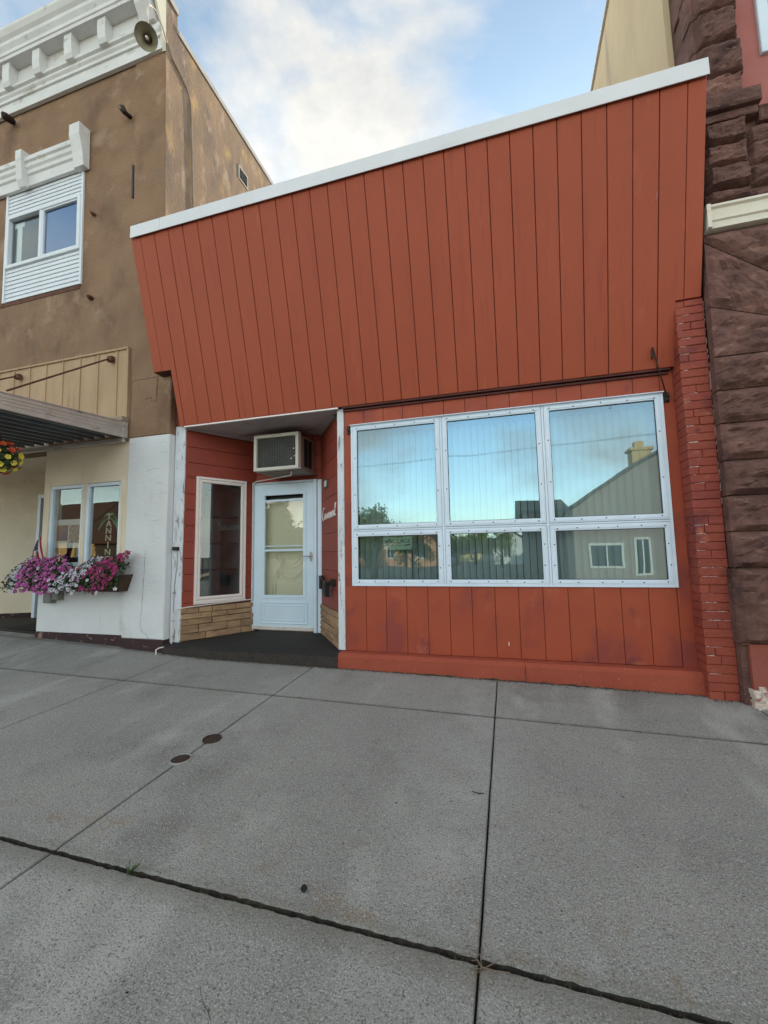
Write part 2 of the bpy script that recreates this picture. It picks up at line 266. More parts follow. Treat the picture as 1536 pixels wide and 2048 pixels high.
# ------------------------------------------------------------------ geometry helpers
def tag(o, label=None, cat=None, group=None, kind=None):
    if label: o['label'] = label
    if cat: o['category'] = cat
    if group: o['group'] = group
    if kind: o['kind'] = kind
    return o
def empty(name, loc, label=None, cat=None, group=None, kind=None):
    o = bpy.data.objects.new(name, None); sc.collection.objects.link(o); o.location = loc; o.empty_display_size = .1
    return tag(o, label, cat, group, kind)
_wl = {}
def wloc(o):   # world location of an object whose ancestors are only translated
    v = Vector(o.location)
    while o.parent: o = o.parent; v += Vector(o.location)
    return v
class MB:
    def sheet(s, u0, u1, z0, z1, d): s.add([(u0, d, z0), (u1, d, z0), (u1, d, z1), (u0, d, z1)], [(0, 1, 2, 3)])
    def __init__(s, f=None): s.v = []; s.f = []; s.T = f or (lambda u, d, z: (u, -d, z)); s.smooth = []
    def add(s, pts, faces, sm=False):
        b = len(s.v); s.v += [s.T(*p) for p in pts]
        for q in faces: s.f.append([b+i for i in q]); s.smooth.append(sm)
    def box(s, u0, u1, z0, z1, d0, d1):
        s.add([(u0, d0, z0), (u1, d0, z0), (u1, d1, z0), (u0, d1, z0), (u0, d0, z1), (u1, d0, z1), (u1, d1, z1), (u0, d1, z1)],
              [(0, 1, 2, 3), (4, 5, 6, 7), (0, 1, 5, 4), (1, 2, 6, 5), (2, 3, 7, 6), (3, 0, 4, 7)])
    def cham(s, u0, u1, z0, z1, d0, d1, c=.004, jit=0):  # box with its outward edges chamfered
        j = lambda: random.uniform(-jit, jit)
        a = [(u0, d0, z0), (u1, d0, z0), (u1, d0, z1), (u0, d0, z1)]
        m_ = [(u, d1-c+j(), z) for u, _, z in a]
        t_ = [(u0+c+abs(j()), d1+j(), z0+c+abs(j())), (u1-c-abs(j()), d1+j(), z0+c+abs(j())), (u1-c-abs(j()), d1+j(), z1-c-abs(j())), (u0+c+abs(j()), d1+j(), z1-c-abs(j()))]
        f = [(0, 1, 2, 3), (8, 9, 10, 11)]
        for i in range(4):
            k = (i+1) % 4; f += [(i, k, 4+k, 4+i), (4+i, 4+k, 8+k, 8+i)]
        s.add(a+m_+t_, f)
    def ring(s, u0, u1, z0, z1, w, d0, d1, c=.003):      # mitred rectangular frame
        o = [(u0, z0), (u1, z0), (u1, z1), (u0, z1)]; i_ = [(u0+w, z0+w), (u1-w, z0+w), (u1-w, z1-w), (u0+w, z1-w)]
        for k in range(4):
            n = (k+1) % 4; A, B, Cc, D = o[k], o[n], i_[n], i_[k]
            g = .0006
            pts = [(A[0], d0, A[1]), (B[0], d0, B[1]), (Cc[0], d0, Cc[1]), (D[0], d0, D[1]),
                   (A[0], d1-c, A[1]), (B[0], d1-c, B[1]), (Cc[0], d1-c, Cc[1]), (D[0], d1-c, D[1])]
            def inn(P, Q, Rr, S, amt):
                cx = (P[0]+Q[0]+Rr[0]+S[0])/4; cz = (P[1]+Q[1]+Rr[1]+S[1])/4; return cx, cz
            hor = k in (0, 2)
            q = []
            for (uu, zz), inner in ((A, 0), (B, 0), (Cc, 1), (D, 1)):
                sgn = {0: 1, 1: -1, 2: -1, 3: 1}[k]*(-1 if inner else 1)
                if hor:
                    du = g*(1 if uu < (u0+u1)/2 else -1); q.append((uu+du+(c if uu < (u0+u1)/2 else -c)*(1 if not inner else 1), d1, zz+sgn*c))
                else:
                    q.append((uu+sgn*c, d1, zz+(c if zz < (z0+z1)/2 else -c)))
            s.add(pts+q, [(0, 1, 2, 3), (0, 1, 5, 4), (1, 2, 6, 5), (2, 3, 7, 6), (3, 0, 4, 7), (4, 5, 9, 8), (5, 6, 10, 9), (6, 7, 11, 10), (7, 4, 8, 11), (8, 9, 10, 11)])
    def tube(s, pts, r, n=8, cap=True, raw=True):
        P = [Vector(p) if raw else Vector(s.T(*p)) for p in pts]; b = len(s.v); prev = None
        rr = r if isinstance(r, (list, tuple)) else [r]*len(P)
        for i, p in enumerate(P):
            t = (P[min(i+1, len(P)-1)]-P[max(i-1, 0)]).normalized()
            if prev is None: a = t.orthogonal().normalized()
            else: a = (prev-t*prev.dot(t)).normalized()
            prev = a; c = t.cross(a)
            for k in range(n):
                th = 2*math.pi*k/n; s.v.append(tuple(p+(a*math.cos(th)+c*math.sin(th))*rr[i]))
        for i in range(len(P)-1):
            for k in range(n):
                s.f.append([b+i*n+k, b+i*n+(k+1) % n, b+(i+1)*n+(k+1) % n, b+(i+1)*n+k]); s.smooth.append(True)
        if cap:
            s.f.append([b+k for k in range(n)]); s.f.append([b+(len(P)-1)*n+k for k in range(n)]); s.smooth += [False]*2
    def prism(s, poly, e0, e1, axis='u'):   # poly in (d,z) swept along u
        n = len(poly)
        pts = [(e0, d, z) for d, z in poly]+[(e1, d, z) for d, z in poly]
        s.add(pts, [tuple(range(n)), tuple(range(n, 2*n))]+[(i, (i+1) % n, n+(i+1) % n, n+i) for i in range(n)])
    def plate(s, poly, d0, d1):             # poly in (u,z) given thickness
        n = len(poly)
        s.add([(u, d0, z) for u, z in poly]+[(u, d1, z) for u, z in poly], [tuple(range(n)), tuple(range(n, 2*n))]+[(i, (i+1) % n, n+(i+1) % n, n+i) for i in range(n)])
    def mesh(s, name, m):
        me = bpy.data.meshes.new(name); me.from_pydata(s.v, [], s.f)
        me.polygons.foreach_set('use_smooth', s.smooth)
        if len(s.f) < 30000:
            bm = bmesh.new(); bm.from_mesh(me); bmesh.ops.recalc_face_normals(bm, faces=bm.faces); bm.to_mesh(me); bm.free()
        for x in (m if isinstance(m, list) else [m]): me.materials.append(x)
        return me
    def build(s, name, m, parent=None, **k):
        o = bpy.data.objects.new(name, s.mesh(name, m)); sc.collection.objects.link(o)
        if parent: o.parent = parent; o.location = -wloc(parent)
        return tag(o, **k)
def wallframe(A, B, side=1):   # local u runs A->B, d is outward
    dx, dy = B[0]-A[0], B[1]-A[1]; l = math.hypot(dx, dy); dx /= l; dy /= l
    nx, ny = dy*side, -dx*side
    return lambda u, d, z: (A[0]+u*dx+d*nx, A[1]+u*dy+d*ny, z)
def inst(o, parent, off):      # shares mesh data
    c = o.copy(); sc.collection.objects.link(c); c.parent = parent; c.location = o.location+Vector(off); return c
def text_mesh(txt, size, T, name, m, parent, shear=0, ext=.002, space=1.0, font_scale_x=1.0, **k):
    cu = bpy.data.curves.new('t', 'FONT'); cu.body = txt; cu.size = size; cu.shear = shear; cu.extrude = ext; cu.space_character = space; cu.align_x = 'CENTER'; cu.align_y = 'CENTER'; cu.resolution_u = 3
    ob = bpy.data.objects.new('t', cu); sc.collection.objects.link(ob)
    dg = bpy.context.evaluated_depsgraph_get(); me = bpy.data.meshes.new_from_object(ob.evaluated_get(dg))
    bpy.data.objects.remove(ob)
    for v in me.vertices: v.co = Vector(T(v.co.x*font_scale_x, v.co.z, v.co.y))
    me.materials.clear(); me.materials.append(m); me.name = name
    o = bpy.data.objects.new(name, me); sc.collection.objects.link(o)
    if parent: o.parent = parent; o.location = -wloc(parent)
    return tag(o, **k)

# ------------------------------------------------------------------ ground
def G(x, y):
    z = .029-.0107*x+.0493*(max(y, -5.4)+.12)
    if x < -3.4: z += .030*(-3.4-x)*min(1, max(0, (y+.94)/.7))
    return z if y <= .0 else G(x, 0)
m = MB(lambda a, b, c: (a, b, c))
m.add([(-1200, -1200, -.75), (1200, -1200, -.75), (1200, 1200, -.75), (-1200, 1200, -.75)], [(0, 1, 2, 3)])
m.build('ground', M['earth'], kind='structure')
xs = [-20, -15, -12, -9.4, -7.5, -5.65, -3.75, -2.065, -.153, 1.81, 3.7, 5.6, 7.5, 12, 20]; ys = [-5.4, -4.75, -2.84, -.94, .06]
m = MB(lambda a, b, c: (a, b, c))
g = []
for i, x in enumerate(xs):
    for y in (-5.5, -2.84, -.94, -.2, 2.5): g.append((x, y, G(x, y)-.035-(.3 if y == -5.5 else 0)*0))
m.add(g, [(i*5+j, (i+1)*5+j, (i+1)*5+j+1, i*5+j+1) for i in range(len(xs)-1) for j in range(4)])
walk = m.build('sidewalk', M['joint'], kind='structure')
for i in range(len(xs)-1):
    for j in range(len(ys)-1):
        x0, x1, y0, y1 = xs[i], xs[i+1], ys[j], ys[j+1]
        gx = .0052; gy0 = .011 if j != 2 else .021; gy1 = .011 if j != 1 else .006
        if j == 1: gy1 = .012
        x0 += gx*.7; x1 -= gx*.7; y0 += gy0*.7; y1 -= gy1*.7 if j < 3 else 0
        m = MB(lambda a, b, c: (a, b, c)); nx, ny = (70, 12) if (-6 < xs[i] < 3.5) else (4, 4)
        c = .008; lift = 0
        us = [x0, x0+c]+[x0+c+(x1-x0-2*c)*k/nx for k in range(1, nx)]+[x1-c, x1]
        vs = [y0, y0+c]+[y0+c+(y1-y0-2*c)*k/ny for k in range(1, ny)]+[y1-c, y1]
        pts = []
        big = abs(ys[j]+2.84) < .01 or abs(ys[j+1]+2.84) < .01
        for a, u in enumerate(us):
            for b, v in enumerate(vs):
                e = (a in (0, len(us)-1))+(b in (0, len(vs)-1))
                jy = random.uniform(-.0035, .004) if (b in (0, 1) and j == 2) or (b in (len(vs)-1, len(vs)-2) and j == 1) else 0
                jx = random.uniform(-.0015, .0015) if a in (0, 1, len(us)-1, len(us)-2) else 0
                pts.append((u+jx, v+jy, G(u, v)+lift-(.007 if e else 0)+(random.uniform(-.0012, .0012))))
        ny_ = len(vs)
        fs = [(a*ny_+b, (a+1)*ny_+b, (a+1)*ny_+b+1, a*ny_+b+1) for a in range(len(us)-1) for b in range(ny_-1)]
        bs = len(pts)
        rim = [(a, 0) for a in range(len(us))]+[(len(us)-1, b) for b in range(1, ny_)]+[(a, ny_-1) for a in range(len(us)-2, -1, -1)]+[(0, b) for b in range(ny_-2, 0, -1)]
        low = []
        for a, b in rim: p = pts[a*ny_+b]; pts.append((p[0], p[1], p[2]-.05)); low.append(len(pts)-1)
        for k in range(len(rim)):
            k2 = (k+1) % len(rim); fs.append((rim[k][0]*ny_+rim[k][1], rim[k2][0]*ny_+rim[k2][1], low[k2], low[k]))
        m.add(pts, fs, False); sl = m.build('slab', [M['concrete'], M['joint']], walk)
        for p in sl.data.polygons:
            if abs(p.normal.z) < .3: p.material_index = 1
m = MB(lambda a, b, c: (a, b, c)); m.add([(-60, -13.5, -.40), (60, -13.5, -.40), (60, -5.5, -.38), (-60, -5.5, -.38)], [(0, 1, 2, 3)]); m.build('road', M['asphalt'], kind='structure')
m = MB(lambda a, b, c: (a, -b, c)); m.cham(-60, 60, -.5, -.235, 5.4, 5.56, .02); m.build('kerb', M['concrete'], kind='structure')
m = MB(lambda a, b, c: (a, -b, c)); m.box(-60, 60, -.5, -.26, 13.5, 16.3); m.build('far_sidewalk', M['concrete'], kind='structure')

# lime line, dirt and small things on the walk
m = MB(lambda a, b, c: (a, b, c))
for k in range(60):
    x = -2.4+4.1*random.random()**.8; l = random.uniform(.03, .16); y = -.155-random.random()*.02
    if x+l > 1.5: continue
    wd = random.uniform(.002, .006)
    m.add([(x, y, G(x, y)+.003), (x+l, y-.003, G(x+l, y)+.003), (x+l, y+wd, G(x+l, y)+.003), (x, y+wd, G(x, y)+.003)], [(0, 1, 2, 3)])
tag(m.build('lime_line', M['lime']), 'pale broken lime streak on the sidewalk along the foot of the red storefront', 'mineral streak', kind='stuff')
m = MB(lambda a, b, c: (a, b, c))
for k in range(1500):   # grit and crumbs at the foot of the walls
    x = random.uniform(-4, 1.75); y = (-.13 if x < 1.55 else -.21)-abs(random.gauss(0, .02)); r = random.uniform(.002, .006)
    z = G(x, y)+.003
    m.add([(x-r, y-r, z), (x+r, y-r*.6, z), (x+r*.5, y+r, z), (x, y, z+r*1.2)], [(0, 1, 3), (1, 2, 3), (2, 0, 3)])
for k in range(500):
    x = random.uniform(-4.08, -1.8); y = -.14-abs(random.gauss(0, .03)); r = random.uniform(.002, .005); z = G(x, y)+.002
    m.add([(x-r, y-r, z), (x+r, y-r*.6, z), (x+r*.5, y+r, z), (x, y, z+r*1.2)], [(0, 1, 3), (1, 2, 3), (2, 0, 3)])
for k in range(700):    # soil and crumbs in the wide joint
    x = random.uniform(-4.5, 3); y = -2.838+random.uniform(-.018, .02); r = random.uniform(.003, .008)
    z = G(x, y)-.02
    m.add([(x-r, y-r, z), (x+r, y-r*.6, z), (x+r*.5, y+r, z), (x, y, z+r*1.2)], [(0, 1, 3), (1, 2, 3), (2, 0, 3)])
tag(m.build('grit', M['joint']), 'dark grit and soil gathered in the joints and along the wall foot', 'grit', kind='stuff')

m = MB(lambda a, b, c: (a, b, c)); rc = random.Random(9)
for (x, y, a, L_) in ((1.1, -1.25, -2.5, .75), (-3.1, -1.5, -.6, .8), (-1.0, -3.15, -1.0, .7)):
    for k in range(int(L_/.03)):
        a += rc.uniform(-.35, .35); x2, y2 = x+.03*math.cos(a), y+.03*math.sin(a); w_ = rc.uniform(.0005, .0013)
        m.add([(x, y-w_, G(x, y)+.0016), (x2, y2-w_, G(x2, y2)+.0016), (x2, y2+w_, G(x2, y2)+.0016), (x, y+w_, G(x, y)+.0016)], [(0, 1, 2, 3)]); x, y = x2, y2
m.build('hairline_crack', M['joint'], walk, kind='stuff')
m = MB(lambda a, b, c: (a, b, c))
for k in range(9):
    x, y, r = rc.uniform(-4, 2.2), rc.uniform(-3.9, -.5), rc.uniform(.004, .008); z = G(x, y)+.0018
    m.add([(x+r*math.cos(t)*rc.uniform(.8, 1.2), y+r*math.sin(t)*rc.uniform(.8, 1.2), z) for t in [2*math.pi*q/9 for q in range(9)]], [tuple(range(9))])
m.build('gum_spot', M['iron'], walk, kind='stuff')
def cleanout(x, y, lab, rim):
    t = empty('cleanout_cover', (x, y, G(x, y)+.002), lab, 'drain cover', 'round drain covers set in the sidewalk joint')
    m = MB(lambda a, b, c: (x+a, y+b, G(x+a, y+b)+.001+c)); n = 40
    def circ(r, z): return [(r*math.cos(2*math.pi*k/n), r*math.sin(2*math.pi*k/n), z) for k in range(n)]
    m.add(circ(.064, -.02)+circ(.064, .006)+circ(.060, .007)+circ(.060, -.01), [(r_*n+k, r_*n+(k+1) % n, (r_+1)*n+(k+1) % n, (r_+1)*n+k) for r_ in range(3) for k in range(n)])
    m.build('rim', rim, t)
    m = MB(lambda a, b, c: (x+a, y+b, G(x+a, y+b)+.001+c))
    m.add(circ(.0595, 0)+[(0, 0, .001)], [(k, (k+1) % n, n) for k in range(n)])
    m.build('lid', M['iron'], t)
cleanout(-2.055, -1.765, 'rusty brown round drain cover nearer the storefront, set in the slab joint', M['iron'])
cleanout(-2.075, -2.04, 'round drain cover with a pale ring, the one farther from the storefront', M['pvc_grey'])
m = MB(lambda a, b, c: (a, b, c)); n = 7
P0 = (-.845, -2.74)
for i in range(6):
    for k in range(n):
        ph = math.pi*i/5; r = .014*math.sin(ph)*random.uniform(.8, 1.2)+.0001; th = 2*math.pi*k/n
        m.v.append((P0[0]+r*math.cos(th)*1.1, P0[1]+r*math.sin(th), G(*P0)+.010-.011*math.cos(ph)))
for i in range(5):
    for k in range(n): m.f.append([i*n+k, i*n+(k+1) % n, (i+1)*n+(k+1) % n, (i+1)*n+k]); m.smooth.append(False)
tag(m.build('pebble', M['pebble']), 'small black pebble lying on the slab above the wide dark joint', 'pebble')
def weed(x, y, n, s, lab, mt):
    m = MB(lambda a, b, c: (a, b, c)); z0 = G(x, y)-.012
    for k in range(n):
        a = random.uniform(0, 2*math.pi); l = s*random.uniform(.4, 1); h = s*random.uniform(.15, .6)
        p = Vector((x, y, z0)); q = Vector((x+l*math.cos(a), y+l*math.sin(a), z0+h+.012))
        m.tube([p, (p+q)/2+Vector((0, 0, h*.3)), q], .0012, 4)
        for j in range(7):
            c = p.lerp(q, random.uniform(.4, 1.05)); c.z += .004; b = random.uniform(0, 6.3); r = s*.11
            d1 = Vector((math.cos(b), math.sin(b), random.uniform(-.3, .5)))*r; d2 = Vector((-math.sin(b), math.cos(b), random.uniform(-.3, .5)))*r*.6
            m.add([tuple(c-d1), tuple(c+d2), tuple(c+d1), tuple(c-d2)], [(0, 1, 2, 3)])
    return tag(m.build('weed', mt), lab, 'weed')
weed(-1.615, -2.85, 11, .045, 'low green weed growing out of the wide dark joint', M['weed'])
weed(-1.80, -.945, 5, .018, 'tiny green weed sprouting from the thin joint near the doorway', M['weed'])
m = MB(lambda a, b, c: (a, b, c))
for k in range(9):
    a = random.uniform(0, 6.3); x, y = -.14, -2.87; l = random.uniform(.03, .1); z = G(x, y)+.005
    m.tube([(x, y, z), (x+l*.5*math.cos(a), y+l*.5*math.sin(a), z+.012), (x+l*math.cos(a+.3), y+l*math.sin(a+.3), z)], .0013, 4)
tag(m.build('dry_grass_tuft', M['twig']), 'dry straw tuft where the two sidewalk joints cross', 'dry grass')
m = MB(lambda a, b, c: (a, b, c)); m.tube([(-.245, -1.93, G(-.24, -1.93)+.006), (-.21, -1.945, G(-.2, -1.94)+.009), (-.185, -1.93, G(-.2, -1.93)+.005)], .0025, 5)
tag(m.build('twig', M['black']), 'short dark twig lying beside the long straight slab joint', 'twig')
m = MB(lambda a, b, c: (a, b, c))
for k in range(170):
    x = random.uniform(-5, 3); y = random.uniform(-4.2, -.3); r = random.uniform(.0015, .0045); z = G(x, y)+.0015
    m.add([(x-r*1.5, y-r, z), (x+r, y-r*.6, z), (x+r*.5, y+r, z), (x, y, z+r)], [(0, 1, 3), (1, 2, 3), (2, 0, 3)])
tag(m.build('litter_crumbs', M['pebble']), 'scattered dark specks of grit over the concrete slabs', 'grit', kind='stuff')

# ------------------------------------------------------------------ red storefront
shop = empty('red_storefront', (-1.2, 0, 0), 'low red panelled storefront with slanted upper fascia between two taller buildings', 'building')
m = MB(); m.box(-4.15, 1.74, 2.93, 4.95, -14, -.02); m.build('upper_structure', M['red_paint'], shop)
m = MB(); m.box(-4.25, 1.75, 4.95, 5.0, -14, .30); m.build('roof', M['grey_roof'], shop)
# slanted upper front
S_, YB, ZB = .27, .06, 2.915
ms = lambda u, d, z: (u, -(YB+S_*(z-ZB)+d), z)
m = MB(ms)
m.plate([(-3.96, 2.92), (1.535, 2.92), (1.535, 3.465), (1.735, 3.465), (1.735, 5.12), (-4.225, 5.12), (-4.225, 3.59), (-3.96, 3.59)], -.03, -.009)
mans = m.build('slanted_front', M['dark_gap'], shop)
bounds = [-4.232]+[-4.092+.20345*k for k in range(29)]+[1.742]
bounds = [b for b in bounds if b <= 1.742]
proto = None; tp = 5.112
for k in range(len(bounds)-1):
    a, b = bounds[k]+.003, bounds[k+1]-.003
    dd = random.uniform(-.0015, .0015)
    if b < -3.962: segs = [(a, b, 3.588)]
    elif a < -3.962: segs = [(a, -3.962, 3.588), (-3.962, b, 2.912)]
    elif a > 1.539: segs = [(a, b, 3.46)]
    elif b > 1.539: segs = [(a, 1.539, 2.912), (1.539, b, 3.46)]
    else: segs = None
    if segs is None and proto is not None:
        o = inst(proto, mans, (a-pa, -dd, 0)); continue
    m = MB(ms)
    if segs is None: m.cham(a, b, 2.912, tp, -.009, .006, .004)
    elif len(segs) == 1: m.cham(a, b, segs[0][2], tp, -.009, .006, .004)
    else:
        (a0, a1, za), (b0, b1, zb) = segs
        lo, hi_ = min(za, zb), max(za, zb)
        if za > zb: poly = [(a0, za), (a1, za), (b0, zb), (b1, zb), (b1, tp), (a0, tp)]
        else: poly = [(a0, za), (a1, za), (a1, zb), (b1, zb), (b1, tp), (a0, tp)]
        m.plate(poly, -.009, .006)
    o = m.build('plank', M['plank_upper'], mans)
    if segs is None: proto = o; pa = a
# side closures and soffit strips of the slanted front
m = MB()
m.prism([(.0, 3.59), (.225, 3.59), (.635, 5.11), (.0, 5.11)], -4.231, -4.215)
m.build('side_closure', M['drip'], shop)
m = MB(); m.prism([(.0, 3.47), (.19, 3.47), (.635, 5.11), (.0, 5.11)], 1.728, 1.740)
m.build('side_closure', M['drip'], shop)
m = MB(); m.box(-4.225, -3.965, 3.589, 3.60, -.0, .22); m.build('notch_trim', M['drip'], shop)
m = MB(); m.box(1.54, 1.735, 3.462, 3.472, 0, .19); m.build('notch_trim', M['drip'], shop)
# white metal cap along the top
m = MB(); m.prism([(.35, 5.25), (.684, 5.243), (.684, 5.092), (.676, 5.092), (.672, 5.225), (.35, 5.232)], -3.78, 1.749)
m.build('metal_cap', M['fascia'], shop)
m = MB(); m.prism([(.35, 5.25), (.685, 5.241), (.685, 5.090), (.677, 5.090), (.673, 5.223), (.35, 5.23)], -4.215, -3.783)
m.build('metal_cap', M['fascia'], shop)
m = MB(); m.box(-4.2, 1.74, 5.12, 5.2, .4, .66); m.build('cap_backing', M['drip'], shop)
# drip mould under the slanted front
m = MB(); m.box(-1.74, 1.51, 2.894, 2.912, .0, .052); m.box(-1.74, 1.50, 2.866, 2.882, 0, .026); m.build('drip_mould', M['drip'], shop)

# lower front wall
m = MB(); m.box(-1.74, -1.64, .205, 2.93, -.10, -.012); m.box(1.43, 1.56, .205, 2.93, -.10, -.012)
m.box(-1.64, 1.43, .205, .915, -.10, -.012); m.box(-1.64, 1.43, 2.685, 2.93, -.10, -.012)
fw_ = m.build('front_wall', M['dark_gap'], shop)
lb = [-1.738]+[-1.498+.2253*k for k in range(14)]
proto = proto2 = None
for k in range(len(lb)-1):
    a, b = lb[k]+.0018, lb[k+1]-.0018
    for z0, z1, key in ((.207, .905, 0), (2.692, 2.872, 1)):
        cur = proto if key == 0 else proto2
        if k > 0 and cur is not None: inst(cur, fw_, (a-(lb[1]+.0018), random.uniform(-.001, .001), 0)); continue
        m = MB(); m.cham(a, b, z0, z1, -.012, 0, .003); o = m.build('plank', M['plank_lower'], fw_)
        if k == 1:
            if key == 0: proto = o
            else: proto2 = o
m = MB(); m.cham(-1.738, -1.648, .906, 2.690, -.012, 0, .002); m.build('plank', M['plank_lower'], fw_)
m = MB(); m.cham(1.4335, 1.60, .19, 2.93, -.012, .001, .003); m.build('plank', M['plank_lower'], fw_)
m = MB(); m.cham(-1.738, 1.43, 2.873, 2.893, -.012, .006, .002); m.build('head_trim', M['plank_lower'], fw_)
# base
m = MB(); m.prism([(-.05, -.1), (.13, -.1), (.12, .165), (.085, .198), (-.05, .206)], -1.786, .105)
m.prism([(-.05, -.1), (.13, -.1), (.12, .160), (.085, .196), (-.05, .206)], .108, 1.60); m.build('foundation', M['red_base'], shop)
m = MB()
def grime(x0, x1, d, zf, hmax, seed):
    r = random.Random(seed); x = x0; h = .01
    while x < x1:
        l = r.uniform(.008, .03); h2 = max(.003, min(hmax, h+r.uniform(-.008, .008))); e = min(x+l, x1)
        m.add([(x, d, zf(x)), (e, d, zf(e)), (e, d, zf(e)+h2), (x, d, zf(x)+h)], [(0, 1, 2, 3)]); h = h2; x = e
grime(-1.786, 1.60, .1325, lambda x: G(x, -.13)-.012, .030, 1)
grime(-4.07, -1.79, .1365, lambda x: G(x, -.13)-.012, .022, 2)
grime(1.54, 1.75, .2045, lambda x: G(x, -.2)-.012, .022, 3)
m.build('grime_line', M['grime'], shop, kind='stuff')
m = MB(); q_ = [(.105, .02), (.108, .06), (.104, .10), (.109, .14), (.1065, .165)]
for (a, b), (c, e) in zip(q_, q_[1:]): m.add([(a-.002, .1335, b), (c-.002, .1335, e), (c+.003, .1335, e), (a+.003, .1335, b)], [(0, 1, 2, 3)])
m.build('base_crack', M['drip'], shop)
# caulk crack at the right end and white paint chip
m = MB(); pts = [(1.565, 1.12), (1.575, .95), (1.572, .8), (1.583, .72), (1.588, .62), (1.590, .5), (1.596, .35), (1.603, .21)]
for (a, b), (c, d) in zip(pts, pts[1:]):
    w1, w2 = random.uniform(.004, .011), random.uniform(.004, .011)
    m.add([(a-w1, .003, b), (a+w1, .012, b), (c+w2, .012, d), (c-w2, .003, d)], [(0, 1, 2, 3)])
m.build('cracked_caulk', M['chipped_white'], shop)
m = MB(); m.plate([(-.036, .33), (-.028, .328), (-.027, .362), (-.033, .368)], 0, .002); m.build('paint_chip', M['letter_white'], shop)
m = MB(ms); m.plate([(1.372, 4.30), (1.385, 4.36), (1.392, 4.33), (1.38, 4.28)], .0, .008); m.build('paint_chip', M['pink'], shop)

# windows
cols = [(-1.646, -.634), (-.632, .384), (.386, 1.437)]; rows = [(.905, 1.499), (1.501, 2.694)]
gi = 0
m = MB(); m.ring(-1.652, 1.443, .899, 2.700, .020, -.05, .020, .002)
for xm in (-.633, .385): m.box(xm-.010, xm+.010, .915, 2.684, -.04, .0145)
m.box(-1.64, 1.43, 1.492, 1.508, -.04, .0135); m.build('window_casing', M['alu_white'], shop)
for ci, (a, b) in enumerate(cols):
    for ri, (z0, z1) in enumerate(rows):
        a_, b_ = a+.012, b-.012; za, zb = z0+.011, z1-.011
        m = MB(); m.ring(a_, b_, za, zb, .052, -.03, .017, .004); m.ring(a_+.014, b_-.014, za+.014, zb-.014, .024, .017, .0215, .002)
        fr = m.build('window', M['alu_white'], shop)
        m = MB(); m.sheet(a_+.05, b_-.05, za+.05, zb-.05, -.004); m.build('pane', M['glass_front'], fr)
        m = MB(); m.ring(a_+.0505, b_-.0505, za+.0505, zb-.0505, .006, -.028, .004, .001); m.build('seal', M['black'], fr)
        m = MB()
        def scr(u, z):
            n = 6; c = [(u+.0068*math.cos(k*math.pi/3), .0222, z+.0068*math.sin(k*math.pi/3)) for k in range(n)]
            m.add(c+[(u, .0258, z)], [(k, (k+1) % n, n) for k in range(n)])
        w_, h_ = b_-a_, zb-za
        for k in range(5 if ri else 6):
            for zz in (za+.03, zb-.03):
                scr(a_+.06+(w_-.12)*k/(4 if ri else 5)+random.uniform(-.015, .015), zz+random.uniform(-.005, .005))
        for k in range(2): 
            for uu in (a_+.03, b_-.03): scr(uu+random.uniform(-.004, .004), za+h_*(.33+.36*k)+random.uniform(-.02, .02))
        m.build('screw', M['screw'], fr, kind='stuff')
m = MB(); m.prism([(.02, 2.702), (.045, 2.697), (.045, 2.690), (.02, 2.690)], -1.655, 1.446); m.build('window_head', M['alu_white'], shop)
# room behind
m = MB(); m.box(-1.9, 1.6, .1, .2, -3.6, -.10); m.box(-1.9, 1.6, 2.82, 2.92, -3.6, -.10); m.box(-1.9, 1.6, .2, 2.82, -3.6, -3.5)
m.box(-1.80, -1.745, .2, 2.82, -3.5, -.10); m.box(1.5, 1.6, .2, 2.82, -3.5, -.10); m.build('interior', M['room'], shop)
# vertical blinds, one long blind behind each column of panes
for ci, (a, b) in enumerate(cols):
    lab = ['pale vertical blind with open gaps behind the left window panes', 'pale vertical blind behind the middle window panes', 'closed grey vertical blind behind the right window panes'][ci]
    t = empty('vertical_blind', ((a+b)/2, .13, 2.66), lab, 'window blind', 'vertical blinds behind the shop windows')
    m = MB(); m.box(a+.03, b-.03, 2.61, 2.66, -.16, -.11); m.build('headrail', M['alu_white'], t)
    n = 14; pitch = (b-a-.08)/n; proto = None
    ang = R([42, 36, 24][ci])
    for k in range(n):
        u = a+.04+pitch*(k+.5)
        hw = [.034, .037, .043][ci]; ca, sa = math.cos(ang+random.uniform(-.06, .06)), math.sin(ang+random.uniform(-.06, .06))
        m = MB(lambda uu, d, z: (u+uu*ca-0*d, .135+uu*sa+d, z))
        curve = [(-hw, 0), (-hw*.5, .005), (0, .007), (hw*.5, .005), (hw, 0)]; zz0 = .93
        pts = []
        for z in (zz0, 2.61):
            for q, d in curve: pts.append((q, d, z))
            for q, d in reversed(curve): pts.append((q, d+.0012, z))
        m.add(pts, [tuple(range(10)), tuple(range(10, 20))]+[(i, (i+1) % 10, 10+(i+1) % 10, 10+i) for i in range(10)])
        m.build('slat', M['slat'], t)
